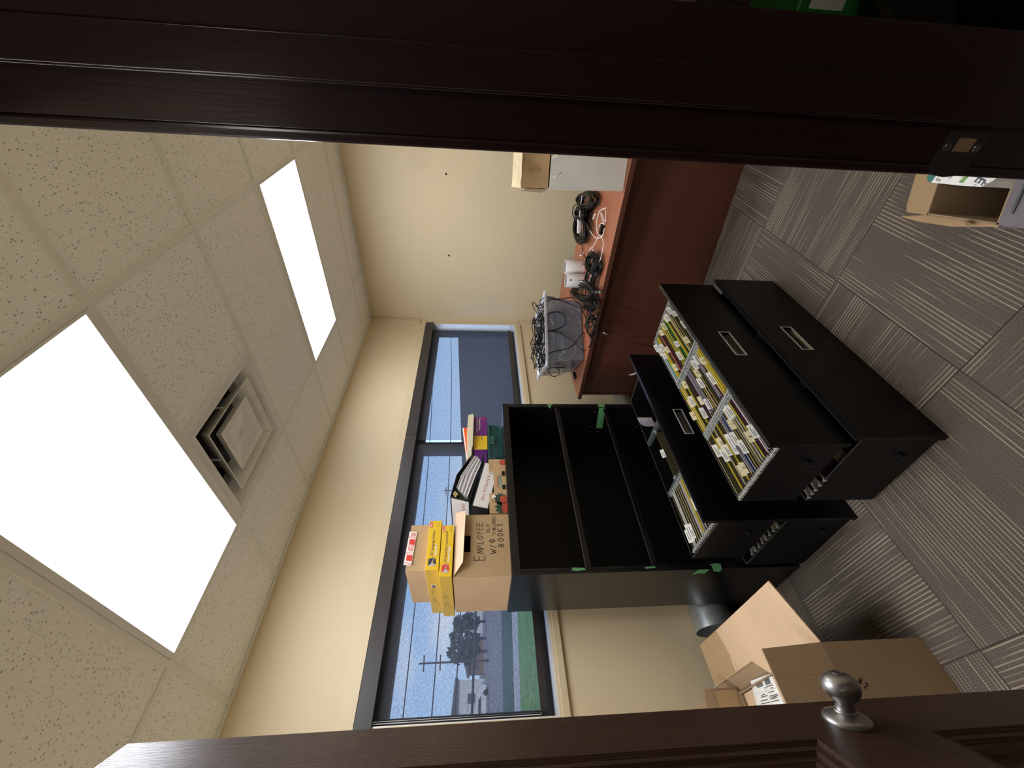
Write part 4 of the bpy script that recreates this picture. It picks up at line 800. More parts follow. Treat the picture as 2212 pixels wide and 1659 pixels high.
speaker(-1.040,-1.160, 'small white cylinder speaker with a plain side, nearer the doorway', R(215), [(.030,.0012,.010)])
speaker(-1.140,-1.098, 'small white cylinder speaker with rear ports, beside the plastic bin', R(212), [(.118,.006,.005),(.102,.002,.002),(.055,.0022,.008),(.040,.0022,.005),(.024,.0022,.007)])

# clear plastic bin
BF = Vector((-1.548,-.668,ZD)); BA = R(-36); bx_ = Vector((cos(BA), sin(BA), 0)); by_ = Vector((-sin(BA), cos(BA), 0))
t_ = thing('storage_bin', 'clear plastic bin overflowing with black cables, on the end of the desk', 'bin', BF+bx_*.23+by_*.18)
def ring(e, z, w_=.46, d_=.36): return [BF+bx_*a+by_*b+Vector((0,0,z)) for a, b in ((-e,-e),(w_+e,-e),(w_+e,d_+e),(-e,d_+e))]
m = MB(); rs = [ring(-.012,.0), ring(0,.012), ring(.024,.22), ring(.027,.222), ring(.034,.285)]
q = sum(rs, []); m.add(q, [(0,1,2,3)] + [(i*4+k, i*4+(k+1) % 4, (i+1)*4+(k+1) % 4, (i+1)*4+k) for i in range(4) for k in range(4)]); m.build('bin_body', 'bin_plastic', t_)
m = MB(); rs = [ring(.033,.280), ring(.050,.283), ring(.052,.300), ring(.046,.302), ring(.035,.288)]; q = sum(rs, []); m.add(q, [(i*4+k, i*4+(k+1) % 4, (i+1)*4+(k+1) % 4, (i+1)*4+k) for i in range(4) for k in range(4)]); m.build('rim', 'bin_rim_plastic', t_)
m = MB()
for a in (0, 1, 2, 3):
    c_ = ring(.044, .297)[a]; m.lathe([(.022,-.006),(.026,0),(.020,.006)], c_, (0,0,1), 14)
m.build('corner_lug', 'bin_rim_plastic', t_)
m = MB(); e0, e1 = .0305, .0255
for b in (0, 1):
    for a in (0, 1): pass
for zz, aa in ((.262,.30),(.262,.40),(.245,.18)): p_ = BF+bx_*aa+by_*-.0335+Vector((0,0,zz)); m.bar(p_, p_+Vector((0,0,-.012)), .0015, .001, by_)
m.build('moulded_mark', 'white_plastic', t_)

def on_desk(pts, z=.006):      # photo points laid on the desktop
    out = []
    for q in pts: out.append(at(q[0], q[1], 2, ZD+(q[2] if len(q) > 2 else z)))
    return out
def z7(*l): return [(1120+.1326*q[0], 400+.1326*q[1]) + tuple(q[2:]) for q in l]
def z8(*l): return [(1120+.1446*q[0], 600+.1446*q[1]) + tuple(q[2:]) for q in l]
def cable(name, lab, pts, r, mat='black_rubber', grp='loose cables on the desk', cat='cable', n=6, seg=6):
    m = MB().tube(smoothpath(pts, n), r, seg); o = m.build(name, mat, loc=tuple(sum((Vector(p_) for p_ in pts), Vector())/len(pts))); return tag(o, lab, cat, grp)
def coil(name, lab, corners, turns, r, h, seed, cat='cable', zb=.0, ends=(), grp='coiled black cables on the desk', wob=.14, mat='black_rubber'):
    rnd = random.Random(seed); P_ = [at(a, b, 2, ZD+zb+.01) for a, b in corners]; c_ = sum(P_, Vector())/4
    ax = ((P_[1]-P_[0])+(P_[2]-P_[3]))/4; bx2 = ((P_[3]-P_[0])+(P_[2]-P_[1]))/4; pts = []; n = 20
    for k in range(turns*n):
        a = 2*pi*k/n; tt = k//n
        if k % n == 0: sa, sb, dz, ph, ox, oy = (1-wob*2*rnd.random()), (1-wob*2.6*rnd.random()), h*rnd.random(), rnd.uniform(-.25,.25), rnd.uniform(-.1,.1), rnd.uniform(-.14,.14); cur = (sa,sb,dz,ph,ox,oy); prev = cur if k == 0 else prv
        u_ = (k % n)/n; p6 = [prev[i]*(1-u_)+cur[i]*u_ for i in range(6)]
        if k % n == n-1: prv = cur
        pts.append(c_ + ax*(p6[0]*cos(a+p6[3])*.95+p6[4]) + bx2*(p6[1]*sin(a+p6[3])*.9+p6[5]) + Vector((0,0,p6[2]+r+.002*sin(a*3))))
    m = MB().tube(pts, r, 6)
    for e_ in ends: m.tube(smoothpath(on_desk(e_, r), 6), r, 6)
    o = m.build(name, mat, loc=tuple(c_)); return tag(o, lab, cat, grp)
coil('cable_bundle', 'tangled bundle of black cables half under the white carton', z7((1050,60),(1360,60),(1340,480),(1010,420)), 22, .0040, .06, 1, wob=.24)
coil('cable_bundle', 'dense black cable bundle with pale plugs beside the white carton', z7((1000,300),(1200,300),(1230,620),(1010,600)), 22, .0042, .065, 2, wob=.22)
coil('cable_bundle', 'long coiled black extension cord looped toward the white speakers', z7((960,330),(1230,480),(1200,990),(960,1000)), 16, .0046, .05, 3, wob=.20)
coil('cable_bundle', 'black cable bundle folded beside the plain white speaker', z7((1180,1050),(1400,1080),(1380,1500),(1150,1480)), 18, .0036, .05, 4, wob=.24)
coil('cable_bundle', 'loose black cable bundle between the ported speaker and the bin', z8((830,20),(1240,60),(1220,400),(850,400)), 20, .0030, .05, 5, wob=.26)
coil('cable_bundle', 'black cables heaped between the loose bundle and the front of the bin', z8((990,280),(1210,280),(1210,540),(1000,520)), 10, .0030, .03, 9, wob=.26)
coil('cable_bundle', 'black cables strewn in front of both white speakers', z7((1130,1300),(1400,1200),(1330,1640),(1090,1660)), 12, .0032, .035, 10, wob=.26)
coil('cable_bundle', 'small black cable loops lying in front of the bin', z8((1040,520),(1190,520),(1180,980),(1050,960)), 6, .0028, .018, 6, wob=.24)
cable('cable', 'black cable running from the extension cord past the white speaker', on_desk(z7((1060,830),(1040,1000),(1060,1120),(1110,1210),(1150,1300),(1200,1330))), .0030)
cable('cable', 'black cable curving left of the ported speaker toward the bin', on_desk(z7((1110,1640),(960,1600),(920,1700),(1000,1850)), .006), .0028)
cable('cable', 'thin black cable drooping over the desk edge near the speakers', on_desk(z8((1220,120),(1290,230)), .004)+[atp(1120+.1446*a, 600+.1446*b, (-1.590,0,0), (1,0,0)) for a, b in ((1375,345),(1540,410),(1700,470),(1795,560),(1780,650),(1650,755),(1450,820),(1300,790))]+on_desk(z8((1190,700),(1120,600)), .004), .0016)
cable('cable', 'thin black cable with a silver tip hanging just past the desk edge', on_desk(z8((1100,610),(1110,710),(1180,770)), .004)+[atp(1120+.1446*a, 600+.1446*b, (-1.590,0,0), (1,0,0)) for a, b in ((1250,800),(1330,855))], .0022)
cable('usb_plug', 'silver connector tip hanging past the desk edge', [atp(1120+.1446*a, 600+.1446*b, (-1.592,0,0), (1,0,0)) for a, b in ((1262,815),(1325,852))], .0042, 'aluminium', 'cable plugs', 'plug', 2)
cable('cable', 'hair thin black cable against the front panel of the desk', [atp(a, b, (-1.50,0,0), (1,0,0)) for a, b in ((1366,729),(1378,725),(1390,727),(1408,726),(1418,727))], .0012)
cable('cable', 'lower hair thin black cable against the front panel of the desk', [atp(a, b, (-1.50,0,0), (1,0,0)) for a, b in ((1364,744),(1378,742),(1395,746),(1412,750),(1420,749))], .0012)
for lab, pts, z_ in (('black cable crossing the desk left of the bin corner', ((1010,200),(1100,330),(1160,500),(1180,700),(1160,900),(1120,960)), .004), ('black cable lying along the front of the bin', ((930,420),(1020,640),(1060,760),(1080,960),(1040,1050)), .004), ('black cable looping near the front edge of the desk', ((1190,300),(1240,420),(1200,560),(1190,690),(1150,800),(1180,980)), .004), ('black cable crossing under the loose bundle by the bin', ((780,180),(770,200),(800,280),(900,330),(1000,400)), .008)):
    cable('cable', lab, on_desk(z8(*pts), z_), .0026)
# white cords
cable('cable', 'white power cord running out from behind the white carton to the socket block', on_desk(z7((1045,130),(1030,220),(1010,330),(1000,460),(995,540)), .062), .0032, 'white_plastic', 'white cables on the desk')
t_ = thing('extension_socket', 'white three way socket block lying on the black cables', 'power strip', at(1250,491,2,ZD+.060))
a_, b_ = on_desk(z7((990,560),(982,780)), .062); MB().bar(a_, b_, .030, .022).build('block', 'white_plastic', t_, bevel=.003)
m = MB()
for k in range(3):
    for j in (-1, 1): p_ = a_.lerp(b_, .25+.27*k)+Vector((0,0,.0112)); dd_ = (b_-a_).normalized(); p_ = p_+dd_*.005*j; m.bar(p_-Vector((-dd_.y,dd_.x,0))*.004, p_+Vector((-dd_.y,dd_.x,0))*.004, .0014, .001)
m.build('socket_slot', 'black_matte', t_)
cable('cable', 'long white cable looping from the small adapter to the ported speaker', on_desk(z7((1430,370),(1380,385),(1320,430),(1280,560),(1270,700),(1300,800),(1350,840),(1375,900),(1380,980),(1360,1100),(1330,1220),(1260,1330),(1200,1440),(1150,1560),(1100,1595),(1050,1570),(1030,1520)), .030)[:-2]+[Vector((-1.21,-1.13,ZD+.05)), Vector((-1.187,-1.126,ZD+.050))], .0024, 'white_ink', 'white cables on the desk')
cable('cable', 'white cable arching beside the extension cord with a free plug', on_desk(z7((1170,745),(1200,800),(1250,850),(1310,860),(1370,820),(1400,700)), .030), .0024, 'white_ink', 'white cables on the desk')
cable('cable', 'white cable running behind the folded bundle by the plain speaker', on_desk(z7((1300,830),(1270,900),(1230,980),(1160,1060),(1130,1180),(1140,1290),(1165,1350)), .026), .0024, 'white_ink', 'white cables on the desk')
cable('cable', 'knotted white cord near the front edge of the desk', on_desk(z7((1410,370),(1420,480),(1415,600),(1370,500),(1340,450),(1380,600),(1400,640),(1350,620),(1300,690),(1280,790)), .020), .0022, 'white_ink', 'white cables on the desk')
o = MB().bar(*on_desk(z7((1370,650),(1335,785)), .014), .030, .020).build('power_adapter', 'black_rubber', bevel=.002); tag(o, 'small black power adapter tied in the white cord', 'adapter')
for i, (lab, pts) in enumerate((('silver plug on the dense black bundle', ((1250,470),(1215,550))), ('silver plug lying between the two coiled bundles', ((1215,1040),(1215,1150))), ('pale plug on the bundle half under the white carton', ((1200,160),(1220,240))))):
    cable('plug', lab, on_desk(z7(*pts), .050 if i != 1 else .02), .0055, 'aluminium', 'cable plugs', 'plug', 3)
cable('plug', 'white round plug standing behind the plain white speaker', [Vector((-.93,-1.165,ZD+.010)), Vector((-.945,-1.185,ZD+.09)), Vector((-.985,-1.19,ZD+.112)), Vector((-.985,-1.175,ZD+.10))], .0035, 'white_ink', 'white cables on the desk', 'plug')
p_ = at(1257,552,2,ZD+.01); cable('plug', 'white plug with a thin lead behind the plain white speaker', [p_+Vector((.05,.02,0)), p_, p_+Vector((-.04,-.05,.0))], lambda t: .007 if t < .35 else .0015, 'white_ink', 'white cables on the desk', 'plug')
for i, (lab, a, b) in enumerate((('silver barrel connector by the front of the desk', (1150,215),(1225,215)), ('clear network plug beside the loose bundle', (1100,350),(1140,375)))):
    q = on_desk(z8(a, b), .016); o = MB().bar(q[0], q[1], .018, .014).build('connector', 'galvanised' if i == 0 else 'bin_rim_plastic', bevel=.002); tag(o, lab, 'plug', 'cable plugs')
o = MB().bar(*on_desk(z8((1060,350),(1110,460)), .012), .022, .014).build('connector', 'black_rubber', bevel=.002); tag(o, 'black box shaped connector in the loose bundle by the bin', 'plug', 'cable plugs')
o = MB().bar(*on_desk(z8((1090,560),(1140,620)), .010), .018, .012).build('connector', 'black_rubber', bevel=.002); tag(o, 'black inline connector in front of the bin', 'plug', 'cable plugs')

rs = random.Random(77)
A0, A1, A2, A3 = [at(a, b, 2, ZD) for a, b in z7((1080,1100),(1400,1050))+z8((1240,760),(1010,760))]
for k in range(12):
    v0 = rs.uniform(0,.75); pts = []; u_ = rs.uniform(.1,.9); n = rs.randint(5,8)
    for i in range(n):
        v_ = min(.98, v0+i*rs.uniform(.03,.09)); u_ = min(.95, max(.05, u_+rs.uniform(-.35,.35))); pts.append(A0.lerp(A1,u_).lerp(A3.lerp(A2,u_), v_)+Vector((0,0,.006+rs.random()*.035)))
    pts = [p_ for p_ in pts if (p_-Vector((-1.04,-1.16,p_.z))).length > .062 and (p_-Vector((-1.14,-1.098,p_.z))).length > .062]
    if len(pts) > 2: cable('cable', 'black cable strewn in the tangle between the white speakers and the bin', pts, .0028, grp='black cables strewn between speakers and bin', n=8)

# cables in and over the bin
def inbin(a, b, z): return BF+bx_*(a*.46)+by_*(b*.36)+Vector((0,0,z))
def tangle(lab, seed, z0, z1, n, r, mat='black_rubber', grp='tangled cables in the bin', over=.0):
    rnd = random.Random(seed); pts = []; a, b, z, th_ = rnd.random(), rnd.random(), (z0+z1)/2, rnd.random()*6
    for k in range(n):
        th_ += rnd.uniform(-1.0,1.6); a += .12*cos(th_); b += .15*sin(th_); z += rnd.uniform(-.03,.03)
        if a < .04-over or a > .96+over: th_ = pi-th_; a = min(max(a,.04-over),.96+over)
        if b < .06-over or b > .94+over: th_ = -th_; b = min(max(b,.06-over),.94+over)
        z = min(max(z, z0), z1); pts.append(inbin(a, b, z))
    o = MB().tube(smoothpath(pts, 4), r, 5).build('cable', mat, loc=tuple(inbin(.5,.5,z0))); tag(o, lab, 'cable', grp)
LT = 'black cable among the tangled cables filling the clear plastic bin'
for k in range(16): tangle(LT, 20+k, .015, .24, 60, .0046)
for k in range(8): tangle(LT, 50+k, .18, .325, 40, .0040)
for k in range(3): tangle(LT, 70+k, .29, .355, 22, .0032, over=.04)
tangle('cream coiled cable pressed against the left side of the bin', 90, .05, .16, 16, .004, 'folder_cream', 'pale cables in the bin'); 
q = [atp(1120+.1446*a, 600+.1446*b, BF+by_*.012, by_) for a, b in ((850,990),(870,1100),(800,1180),(720,1230),(620,1200),(600,1140))]; cable('cable', 'cream cable seen through the front of the bin', [p_+by_*.02 for p_ in q], .0030, 'folder_cream', 'pale cables in the bin')
for i, (a, b) in enumerate(((780,640),(925,690),(910,500),(520,690),(700,1130),(640,1170))):
    p_ = atp(1120+.1446*a, 600+.1446*b, BF+by_*.014, by_); o = MB().bar(p_, p_+bx_*.022+Vector((0,0,.012)), .010, .008).build('plug', 'folder_cream', bevel=.001); tag(o, 'small cream plug pressed against the front of the bin', 'plug', 'cream plugs in the bin')
fN = by_; fP = BF+by_*-.034
def onface(l, off=0.0): return [atp(1120+.1446*a, 600+.1446*b, fP+by_*-off, fN) for a, b in l]
cable('cable', 'black cable making a round loop down the front of the bin', onface(((380,760),(365,640),(400,570),(500,520),(600,512),(680,560),(708,640),(680,710),(600,760),(500,785),(400,790),(350,740))), .0034, grp='cables hanging over the bin')
cable('cable', 'black cable crossing the front of the bin down to the desk', onface(((340,770),(420,795),(540,800),(640,835),(740,900),(850,970),(910,1050),(970,1085),(1030,1070)))+on_desk(z8((1075,1000),(1090,900),(1100,760)), .004), .0034, grp='cables hanging over the bin')
cable('cable', 'black cable rising from the desk and back over the left of the bin', onface(((1000,900),(985,840),(960,820),(910,890),(850,970),(780,1030),(700,1070),(560,1095),(450,1130),(370,1145),(300,1120))), .0032, grp='cables hanging over the bin')
cable('cable', 'black cable leaving the bin at its right front corner toward the speakers', onface(((330,400),(325,340),(380,310),(480,300),(600,322),(720,300),(800,300),(860,350)), .004)+on_desk(z8((930,410),(1030,440),(1110,470)), .02), .0034, grp='cables hanging over the bin')
cable('cable', 'second black cable leaving the bin just below its right front corner', onface(((300,410),(340,410),(400,360),(500,325),(620,335),(740,380),(860,430)), .006)+on_desk(z8((960,455),(1040,490),(1090,560)), .02), .0034, grp='cables hanging over the bin')
bs = BF+bx_*-.036
def onside(l): return [atp(1120+.1446*a, 600+.1446*b, bs, bx_) for a, b in l]
cable('cable', 'thin black cable hanging over the left end of the bin', onside(((370,1285),(480,1300),(560,1275),(650,1300),(700,1350),(680,1420),(560,1465),(430,1460),(350,1410),(330,1380))), .0020, grp='cables hanging over the bin')
cable('cable', 'thick black ring of cable hanging on the left end of the bin', onside(((560,1345),(600,1370),(612,1420),(570,1465),(510,1470),(460,1430),(445,1380),(470,1350),(600,1340),(690,1345))), .0036, grp='cables hanging over the bin')
cable('cable', 'stiff black cable arching over the far right corner of the bin', [inbin(1.04,.30,.30), inbin(1.06,.42,.33), inbin(1.1,.6,.31), inbin(1.12,.75,.16), inbin(1.13,.85,.06), inbin(1.14,.86,.02)], .0040, grp='cables hanging over the bin')
for k, (a, b, lab) in enumerate(((.12,.1,'black cable loop standing above the left front corner of the bin'), (.5,.2,'black cable loop standing above the middle of the bin'), (.85,.15,'black cable loop standing above the right front corner of the bin'), (.3,.5,'black cable loop standing above the rear left of the bin'))):
    q = [inbin(a+.18*cos(t*.7+k)*1.0, b+.12*sin(t*.5), .300+.080*abs(sin(t*.55+k*.4))) for t in range(12)]; cable('cable', lab, q, .0032, grp='cables hanging over the bin')
text_mb('OSKIIN', BF+bx_*-.0345+by_*.30+Vector((0,0,.225)), -by_, (0,0,1), .05).build('marker_lettering', 'ink', bpy.data.objects['storage_bin'])
o = MB().tube(on_desk(z8((830,1420),(850,1500)), .008), .012, 10).build('marker_pen', 'black_rubber'); tag(o, 'short black cylinder lying beside the left end of the bin', 'pen')

# ================================================================== CARTONS, DUCT
t_ = thing('carton', 'tall open brown carton on the carpet nearest the door knob', 'cardboard box', (-3.78,-.68,0))
ax0, ax1, ay0, ay1, az = -4.06, -3.534, -1.003, -.345, .372
m = MB().box(ax0, ax1, ay0, ay0+.005, 0, az).box(ax0, ax0+.005, ay0+.005, ay1, 0, az).box(ax1-.005, ax1, ay0+.005, ay1, 0, az).box(ax0+.005, ax1-.005, ay1-.005, ay1, 0, az).box(ax0+.005, ax1-.005, ay0+.005, ay1-.005, 0, .006); m.build('body', 'cardboard_dark', t_, bevel=.001)
m = MB().slab([(ax0,ay0,az+.001),(ax1,ay0,az+.001),(-3.540,-.985,.578),(ax0,-.985,.578)], .005, nrm=(0,-1,0)); m.build('front_flap', 'cardboard_dark', t_)
m = MB().bar((-3.615,ay0-.0006,az+.002), (-3.617,ay0+.0175,.578), .003, .0008, (0,-1,0)); m.build('crease', 'cardboard', t_)
m = MB().slab([(ax1+.001,ay0,az+.002),(ax1+.001,-.64,az+.002),(-3.474,-.58,.394),(-3.474,-.195,.394),(-3.328,-.288,.447),(-3.328,ay0,.447)], .005, nrm=(-.34,0,.94)); m.build('right_flap', 'cardboard_light', t_)
A_, B_ = Vector((-3.330,-.492,.4472)), Vector((-3.472,-.455,.3958)); MB().bar(A_, B_, .002, .0006, (-.34,0,.94)).build('crease', 'cardboard_light', t_)
MB().slab([(-3.474,-.58,.3945),(-3.474,-.20,.3945),(-3.328,-.29,.4478),(-3.328,-.492,.4478),(-3.40,-.475,.4215),(-3.474,-.425,.3948)], .0008, nrm=(-.34,0,.94)).build('darker_flap_layer', 'cardboard', t_)
MB().slab([(-3.474,-.58,.394),(-3.474,-.18,.394),(-3.478,-.18,.396),(-3.478,-.58,.396)], .004, nrm=(-.34,0,.94)).build('corrugated_edge', 'cardboard_light', t_)
MB().slab([(-3.476,-.584,.391),(-3.476,-.18,.391),(-3.530,-.34,.345),(-3.533,-.642,.345)], .003, nrm=(-.6,0,.8)).build('inner_flap', 'cardboard_dark', t_)  # darker board puts the shade on this face into its colour
hand('82', (-3.652,ay0-.0008,.324), (-.55,0,-.5), (.5,0,-.55), .021, .014, .0028, 1.25).build('handwriting', 'ink', t_)
t_ = thing('carton', 'small closed carton with a shipping label, inside the tall open carton', 'cardboard box', (-3.72,-.64,.01))
MB().box(-3.98, -3.542, -.95, -.36, .008, .362).build('body', 'cardboard_light', t_, bevel=.002)
LQ = [at(1621,1471,2,.3632), at(1665,1454,2,.3632), at(1700,1535,2,.3632), at(1640,1545,2,.3632)]
MB().add(LQ, [(0,1,2,3)]).build('shipping_label', 'white_tab', t_)
def lq(u_, v_): a = LQ[0].lerp(LQ[1], u_); b = LQ[3].lerp(LQ[2], u_); return a.lerp(b, v_)+Vector((0,0,.0006))
m = MB()
def lrect(u0, u1, v0, v1): m.add([lq(u0,v0), lq(u1,v0), lq(u1,v1), lq(u0,v1)], [(0,1,2,3)])
for a0, a1 in ((.22,.52),(.62,.86)):
    n = 15
    for k in range(n): lrect(a0+(a1-a0)*k/n, a0+(a1-a0)*(k+.55)/n, .08, .26)
for k, (u_, v_, w_) in enumerate(((.62,.29,.28),(.52,.31,.10),(.75,.36,.12),(.62,.45,.22),(.30,.47,.16),(.26,.52,.28),(.62,.55,.30),(.60,.59,.34),(.60,.63,.26),(.2,.62,.3),(.2,.70,.34),(.6,.70,.3))): lrect(u_, u_+w_, v_, v_+.022)
lrect(.06,.94,.40,.404); lrect(.55,.554,.30,.95); lrect(.06,.064,.05,.95)
m.build('label_print', 'ink', t_)
t_ = thing('carton', 'open brown carton with upright flaps against the wall, behind the labelled one', 'cardboard box', (-3.72,-.18,0))
m = MB().box(-3.95,-3.525,-.335,-.330,0,.40).box(-3.95,-3.525,-.030,-.025,0,.40).box(-3.530,-3.525,-.330,-.030,0,.40).box(-3.95,-3.945,-.330,-.030,0,.40).box(-3.945,-3.530,-.33,-.03,0,.006); m.build('body', 'cardboard', t_)
MB().slab([at(1592,1484,1,-.33), at(1520,1489,1,-.33), at(1530,1545,1,-.33), at(1602,1540,1,-.33)], .004, nrm=(0,-1,0)).build('front_flap', 'cardboard_dark', t_)
MB().slab([at(1542,1492,1,-.336), at(1590,1489,1,-.336), at(1601,1535,1,-.336), at(1556,1535,1,-.336)], .001, nrm=(0,-1,0)).build('flap_lining', 'cardboard', t_)
MB().slab([at(1525,1515,1,-.20), at(1500,1535,1,-.20), at(1540,1545,1,-.20)], .004, nrm=(0,-1,0)).build('rear_flap', 'cardboard_light', t_)

DZc = .245
m = MB(); m.lathe([(.105,0),(.105,2.05),(.103,2.05),(.103,0)], (-3.215,-.118,DZc), (1,0,0), 40, cap=False)
o = m.build('metal_duct', 'galvanised', loc=(-2.2,-.118,DZc)); tag(o, 'round galvanised metal duct running behind the cabinet along the wall', 'duct')
m = MB().lathe([(.1025,0),(.001,0)], (-3.02,-.118,DZc), (1,0,0), 24, cap=False); m.build('duct_shade_disc', 'black_matte', o)  # black disc standing in for the shade inside the open duct
for x in (-2.9, -1.4): MB().box(x, x+.03, -.20, -.005, .0, DZc-.103).build('duct_bracket', 'black_matte', o)

# small carton by the door jamb
t_ = thing('carton', 'small open carton holding a white packet, beside the right door jamb', 'cardboard box', (-2.88,-2.29,0))
sx0, sx1, sy0, sy1, sz = -2.985, -2.785, -2.40, -2.185, .25
g_ = lambda a, b: at(1900+.141*a, 300+.141*b, 2, sz-.001)
ca, cc, cb, cd = g_(720,1160), g_(1815,1315), g_(890,650), g_(2130,510); cb = ca+(cb-ca).normalized()*.20; cd = cc+(cd-cc).normalized()*.20
m = MB(); up_ = Vector((0,0,-sz+.001)); cen = (ca+cb+cc+cd)/4
for a, b in ((ca,cc),(cc,cd),(cd,cb),(cb,ca)):
    nn_ = (b-a).cross(Vector((0,0,1))).normalized(); nn_ = nn_ if nn_.dot((a+b)/2-cen) > 0 else -nn_
    m.slab([a, b, b+up_, a+up_], .004, nrm=nn_)
m.slab([q+Vector((0,0,-sz+.006)) for q in (ca,cc,cd,cb)], .004, nrm=(0,0,1)); m.build('body', 'cardboard_dark', t_)
f_ = lambda *l: [at(1900+.141*a, 300+.141*b, 2, z) for a, b, z in l]
MB().slab(f_((600,395,.20),(420,1000,.19),(410,1120,.195),(720,1170,.25),(885,695,.25),(890,395,.25)), .003, nrm=(0,0,1)).build('far_flap', 'cardboard', t_)
MB().slab(f_((720,1160,.25),(310,1190,.22),(600,1270,.23),(1100,1345,.24),(1840,1350,.25),(1815,1315,.25)), .003, nrm=(0,0,1)).build('side_flap', 'cardboard', t_)
p_ = f_((1270,1290,.255),(1300,1245,.262),(1330,1300,.27),(1385,1325,.262),(1330,1330,.255)); MB().slab(p_, .002, nrm=(0,0,1)).build('torn_edge', 'cardboard', t_)
MB().slab(f_((2130,500,.251),(1815,1320,.251),(1850,1365,.24),(2250,1372,.235),(2400,1372,.23),(2400,500,.24)), .003, nrm=(0,0,1)).build('near_flap', 'flap_grey', t_)
MB().slab(f_((2212,660,.247),(1995,1140,.247),(2040,1150,.247),(2240,700,.247)), .002, nrm=(0,0,1)).build('printed_stripe', 'grey_stripe', t_)
t_ = thing('snack_packet', 'white packet with green band standing in the small open carton', 'packet', (-2.87,-2.33,.02))
f3 = lambda *l: [at(1900+.141*a, 300+.141*b, 2, .285) for a, b in l]
MB().slab(f3((905,300),(905,505),(780,668),(1300,722),(1550,735),(1740,640),(1915,490),(2050,380),(2050,300)), .26, nrm=(0,0,1)).build('packet_body', 'white_ink', t_)
MB().slab([q+Vector((0,0,.0004)) for q in f3((870,380),(755,520),(728,600),(745,655),(785,672),(912,505),(990,380))], .006, nrm=(0,0,1)).build('packet_end', 'teal_ink', t_)
MB().slab([q+Vector((0,0,.0008)) for q in f3((1390,440),(1210,665),(1275,675),(1480,452),(1480,380),(1440,380))], .0006, nrm=(0,0,1)).build('green_band', 'green_ink', t_)
A_, B_ = f3((1215,670),(1400,440)); rr = (A_-B_).normalized(); uu = rr.cross(Vector((0,0,1))); uu = uu if uu.dot(f3((1760,490))[0]-f3((1620,490))[0]) > 0 else -uu
def ptxt(s_, px, py, px2, py2, mat): o_ = at(1900+.141*px, 300+.141*py, 2, .2866); h_ = (at(1900+.141*px2, 300+.141*py2, 2, .2866)-o_).length; text_mb(s_, o_, rr, uu, h_/.72, space=1.0).build('packet_text', mat, t_)
ptxt('LÉ', 1612, 455, 1755, 490, 'navy_ink'); ptxt('PLAISIR', 1372, 455, 1408, 462, 'white_ink'); ptxt('IE', 1080, 505, 1150, 520, 'grey_stripe'); ptxt('ILS', 945, 515, 1005, 535, 'grey_stripe'); ptxt('S U', 1490, 650, 1525, 660, 'grey_stripe')

# ================================================================== THE HALL BESIDE THE DOORWAY
def hall(px, py, d): v_ = rup((829.5-py, 1106-px, -F_PX)).normalized(); return CAM+v_*d
t_ = thing('rubbish_bag', 'shiny black plastic bag on the hall floor beyond the right jamb', 'bag', (-2.45,-2.80,0))
m = MB(); n = 22; rnd = random.Random(4); q = []
for j in range(11):
    a = pi*j/10
    for k in range(n): b = 2*pi*k/n; rr_ = 1+.09*sin(b*5+j)+.06*sin(b*9-j*2)+rnd.uniform(-.04,.04); q.append((-2.40+.25*sin(a)*cos(b)*rr_, -2.82+.23*sin(a)*sin(b)*rr_, .24-.24*cos(a)*(.98)))
m.add(q, [(j*n+k, j*n+(k+1) % n, (j+1)*n+(k+1) % n, (j+1)*n+k) for j in range(10) for k in range(n)], 0, False).build('bag_body', 'black_vinyl', t_)
m = MB().lathe([(.02,.46),(.05,.52),(.08,.56)], (-2.40,-2.82,0), (0,0,1), 12, cap=False); m.build('bag_neck', 'black_vinyl', t_)
t_ = thing('crate', 'green plastic crate standing in the hall behind the black bag', 'crate', (-1.92,-2.80,0))
MB().box(-2.10,-1.75,-3.1,-2.60,0,.46).build('crate_body', 'green_bright', t_, bevel=.01); MB().box(-2.104,-2.10,-2.80,-2.62,.30,.42).build('white_label', 'paper', t_)
t_ = thing('low_cabinet', 'dark cabinet end standing in the hall beside the right jamb', 'cabinet', (-2.85,-2.9,0))
MB().box(-3.02,-2.72,-3.2,-2.60,0,.40).build('cabinet_body', 'black_matte', t_, bevel=.004); MB().box(-3.022,-2.715,-3.205,-2.595,.40,.415).build('cabinet_top', 'black_metal', t_)

# ================================================================== OUTSIDE THE WINDOW
GZ = -.10
struct('ground', MB().box(-120,160,.2,200,GZ-.2,GZ), 'asphalt', loc=(0,0,0))
struct('trim_15', MB().box(-14,14,.2,3.2,GZ-.1,GZ+.01), 'concrete', loc=(0,0,0))
U2 = rup((0,0,-1)); U2.z = 0; U2.normalize()
def strip(name, d0, d1, mat, z, l=60, kind='structure', lab=None):
    # strips of ground that run along the street, roughly square to the view
    dv = Vector((.35,.94,0)).normalized(); sd = Vector((dv.y,-dv.x,0)); o_ = Vector((CAM.x,CAM.y,0)); pts = [o_+dv*d0-sd*l*.8, o_+dv*d0+sd*l, o_+dv*d1+sd*l, o_+dv*d1-sd*l*.8]
    m = MB().slab([(p_.x,p_.y,z) for p_ in pts], .05, nrm=(0,0,1)); o = m.build(name, mat, loc=(0,0,0)); tag(o, kind=kind)
    return o
strip('lawn', 12.4, 18.4, 'grass', GZ+.03, kind='stuff'); strip('path', 18.4, 21.5, 'concrete', GZ+.02); strip('far_lawn', 21.5, 30, 'hedge_green', GZ+.04, kind='stuff')
def spot(px, D): v_ = rup((829.5-py_of(px), 0, -F_PX)); return v_
def gp(py, D):                     # ground point at image column py (photo y) and distance D
    v_ = rup((829.5-py, 0, -F_PX)); v_.z = 0; v_.normalize(); return Vector((CAM.x,CAM.y,0))+v_*D
wx = Vector((.94,-.35,0)).normalized()
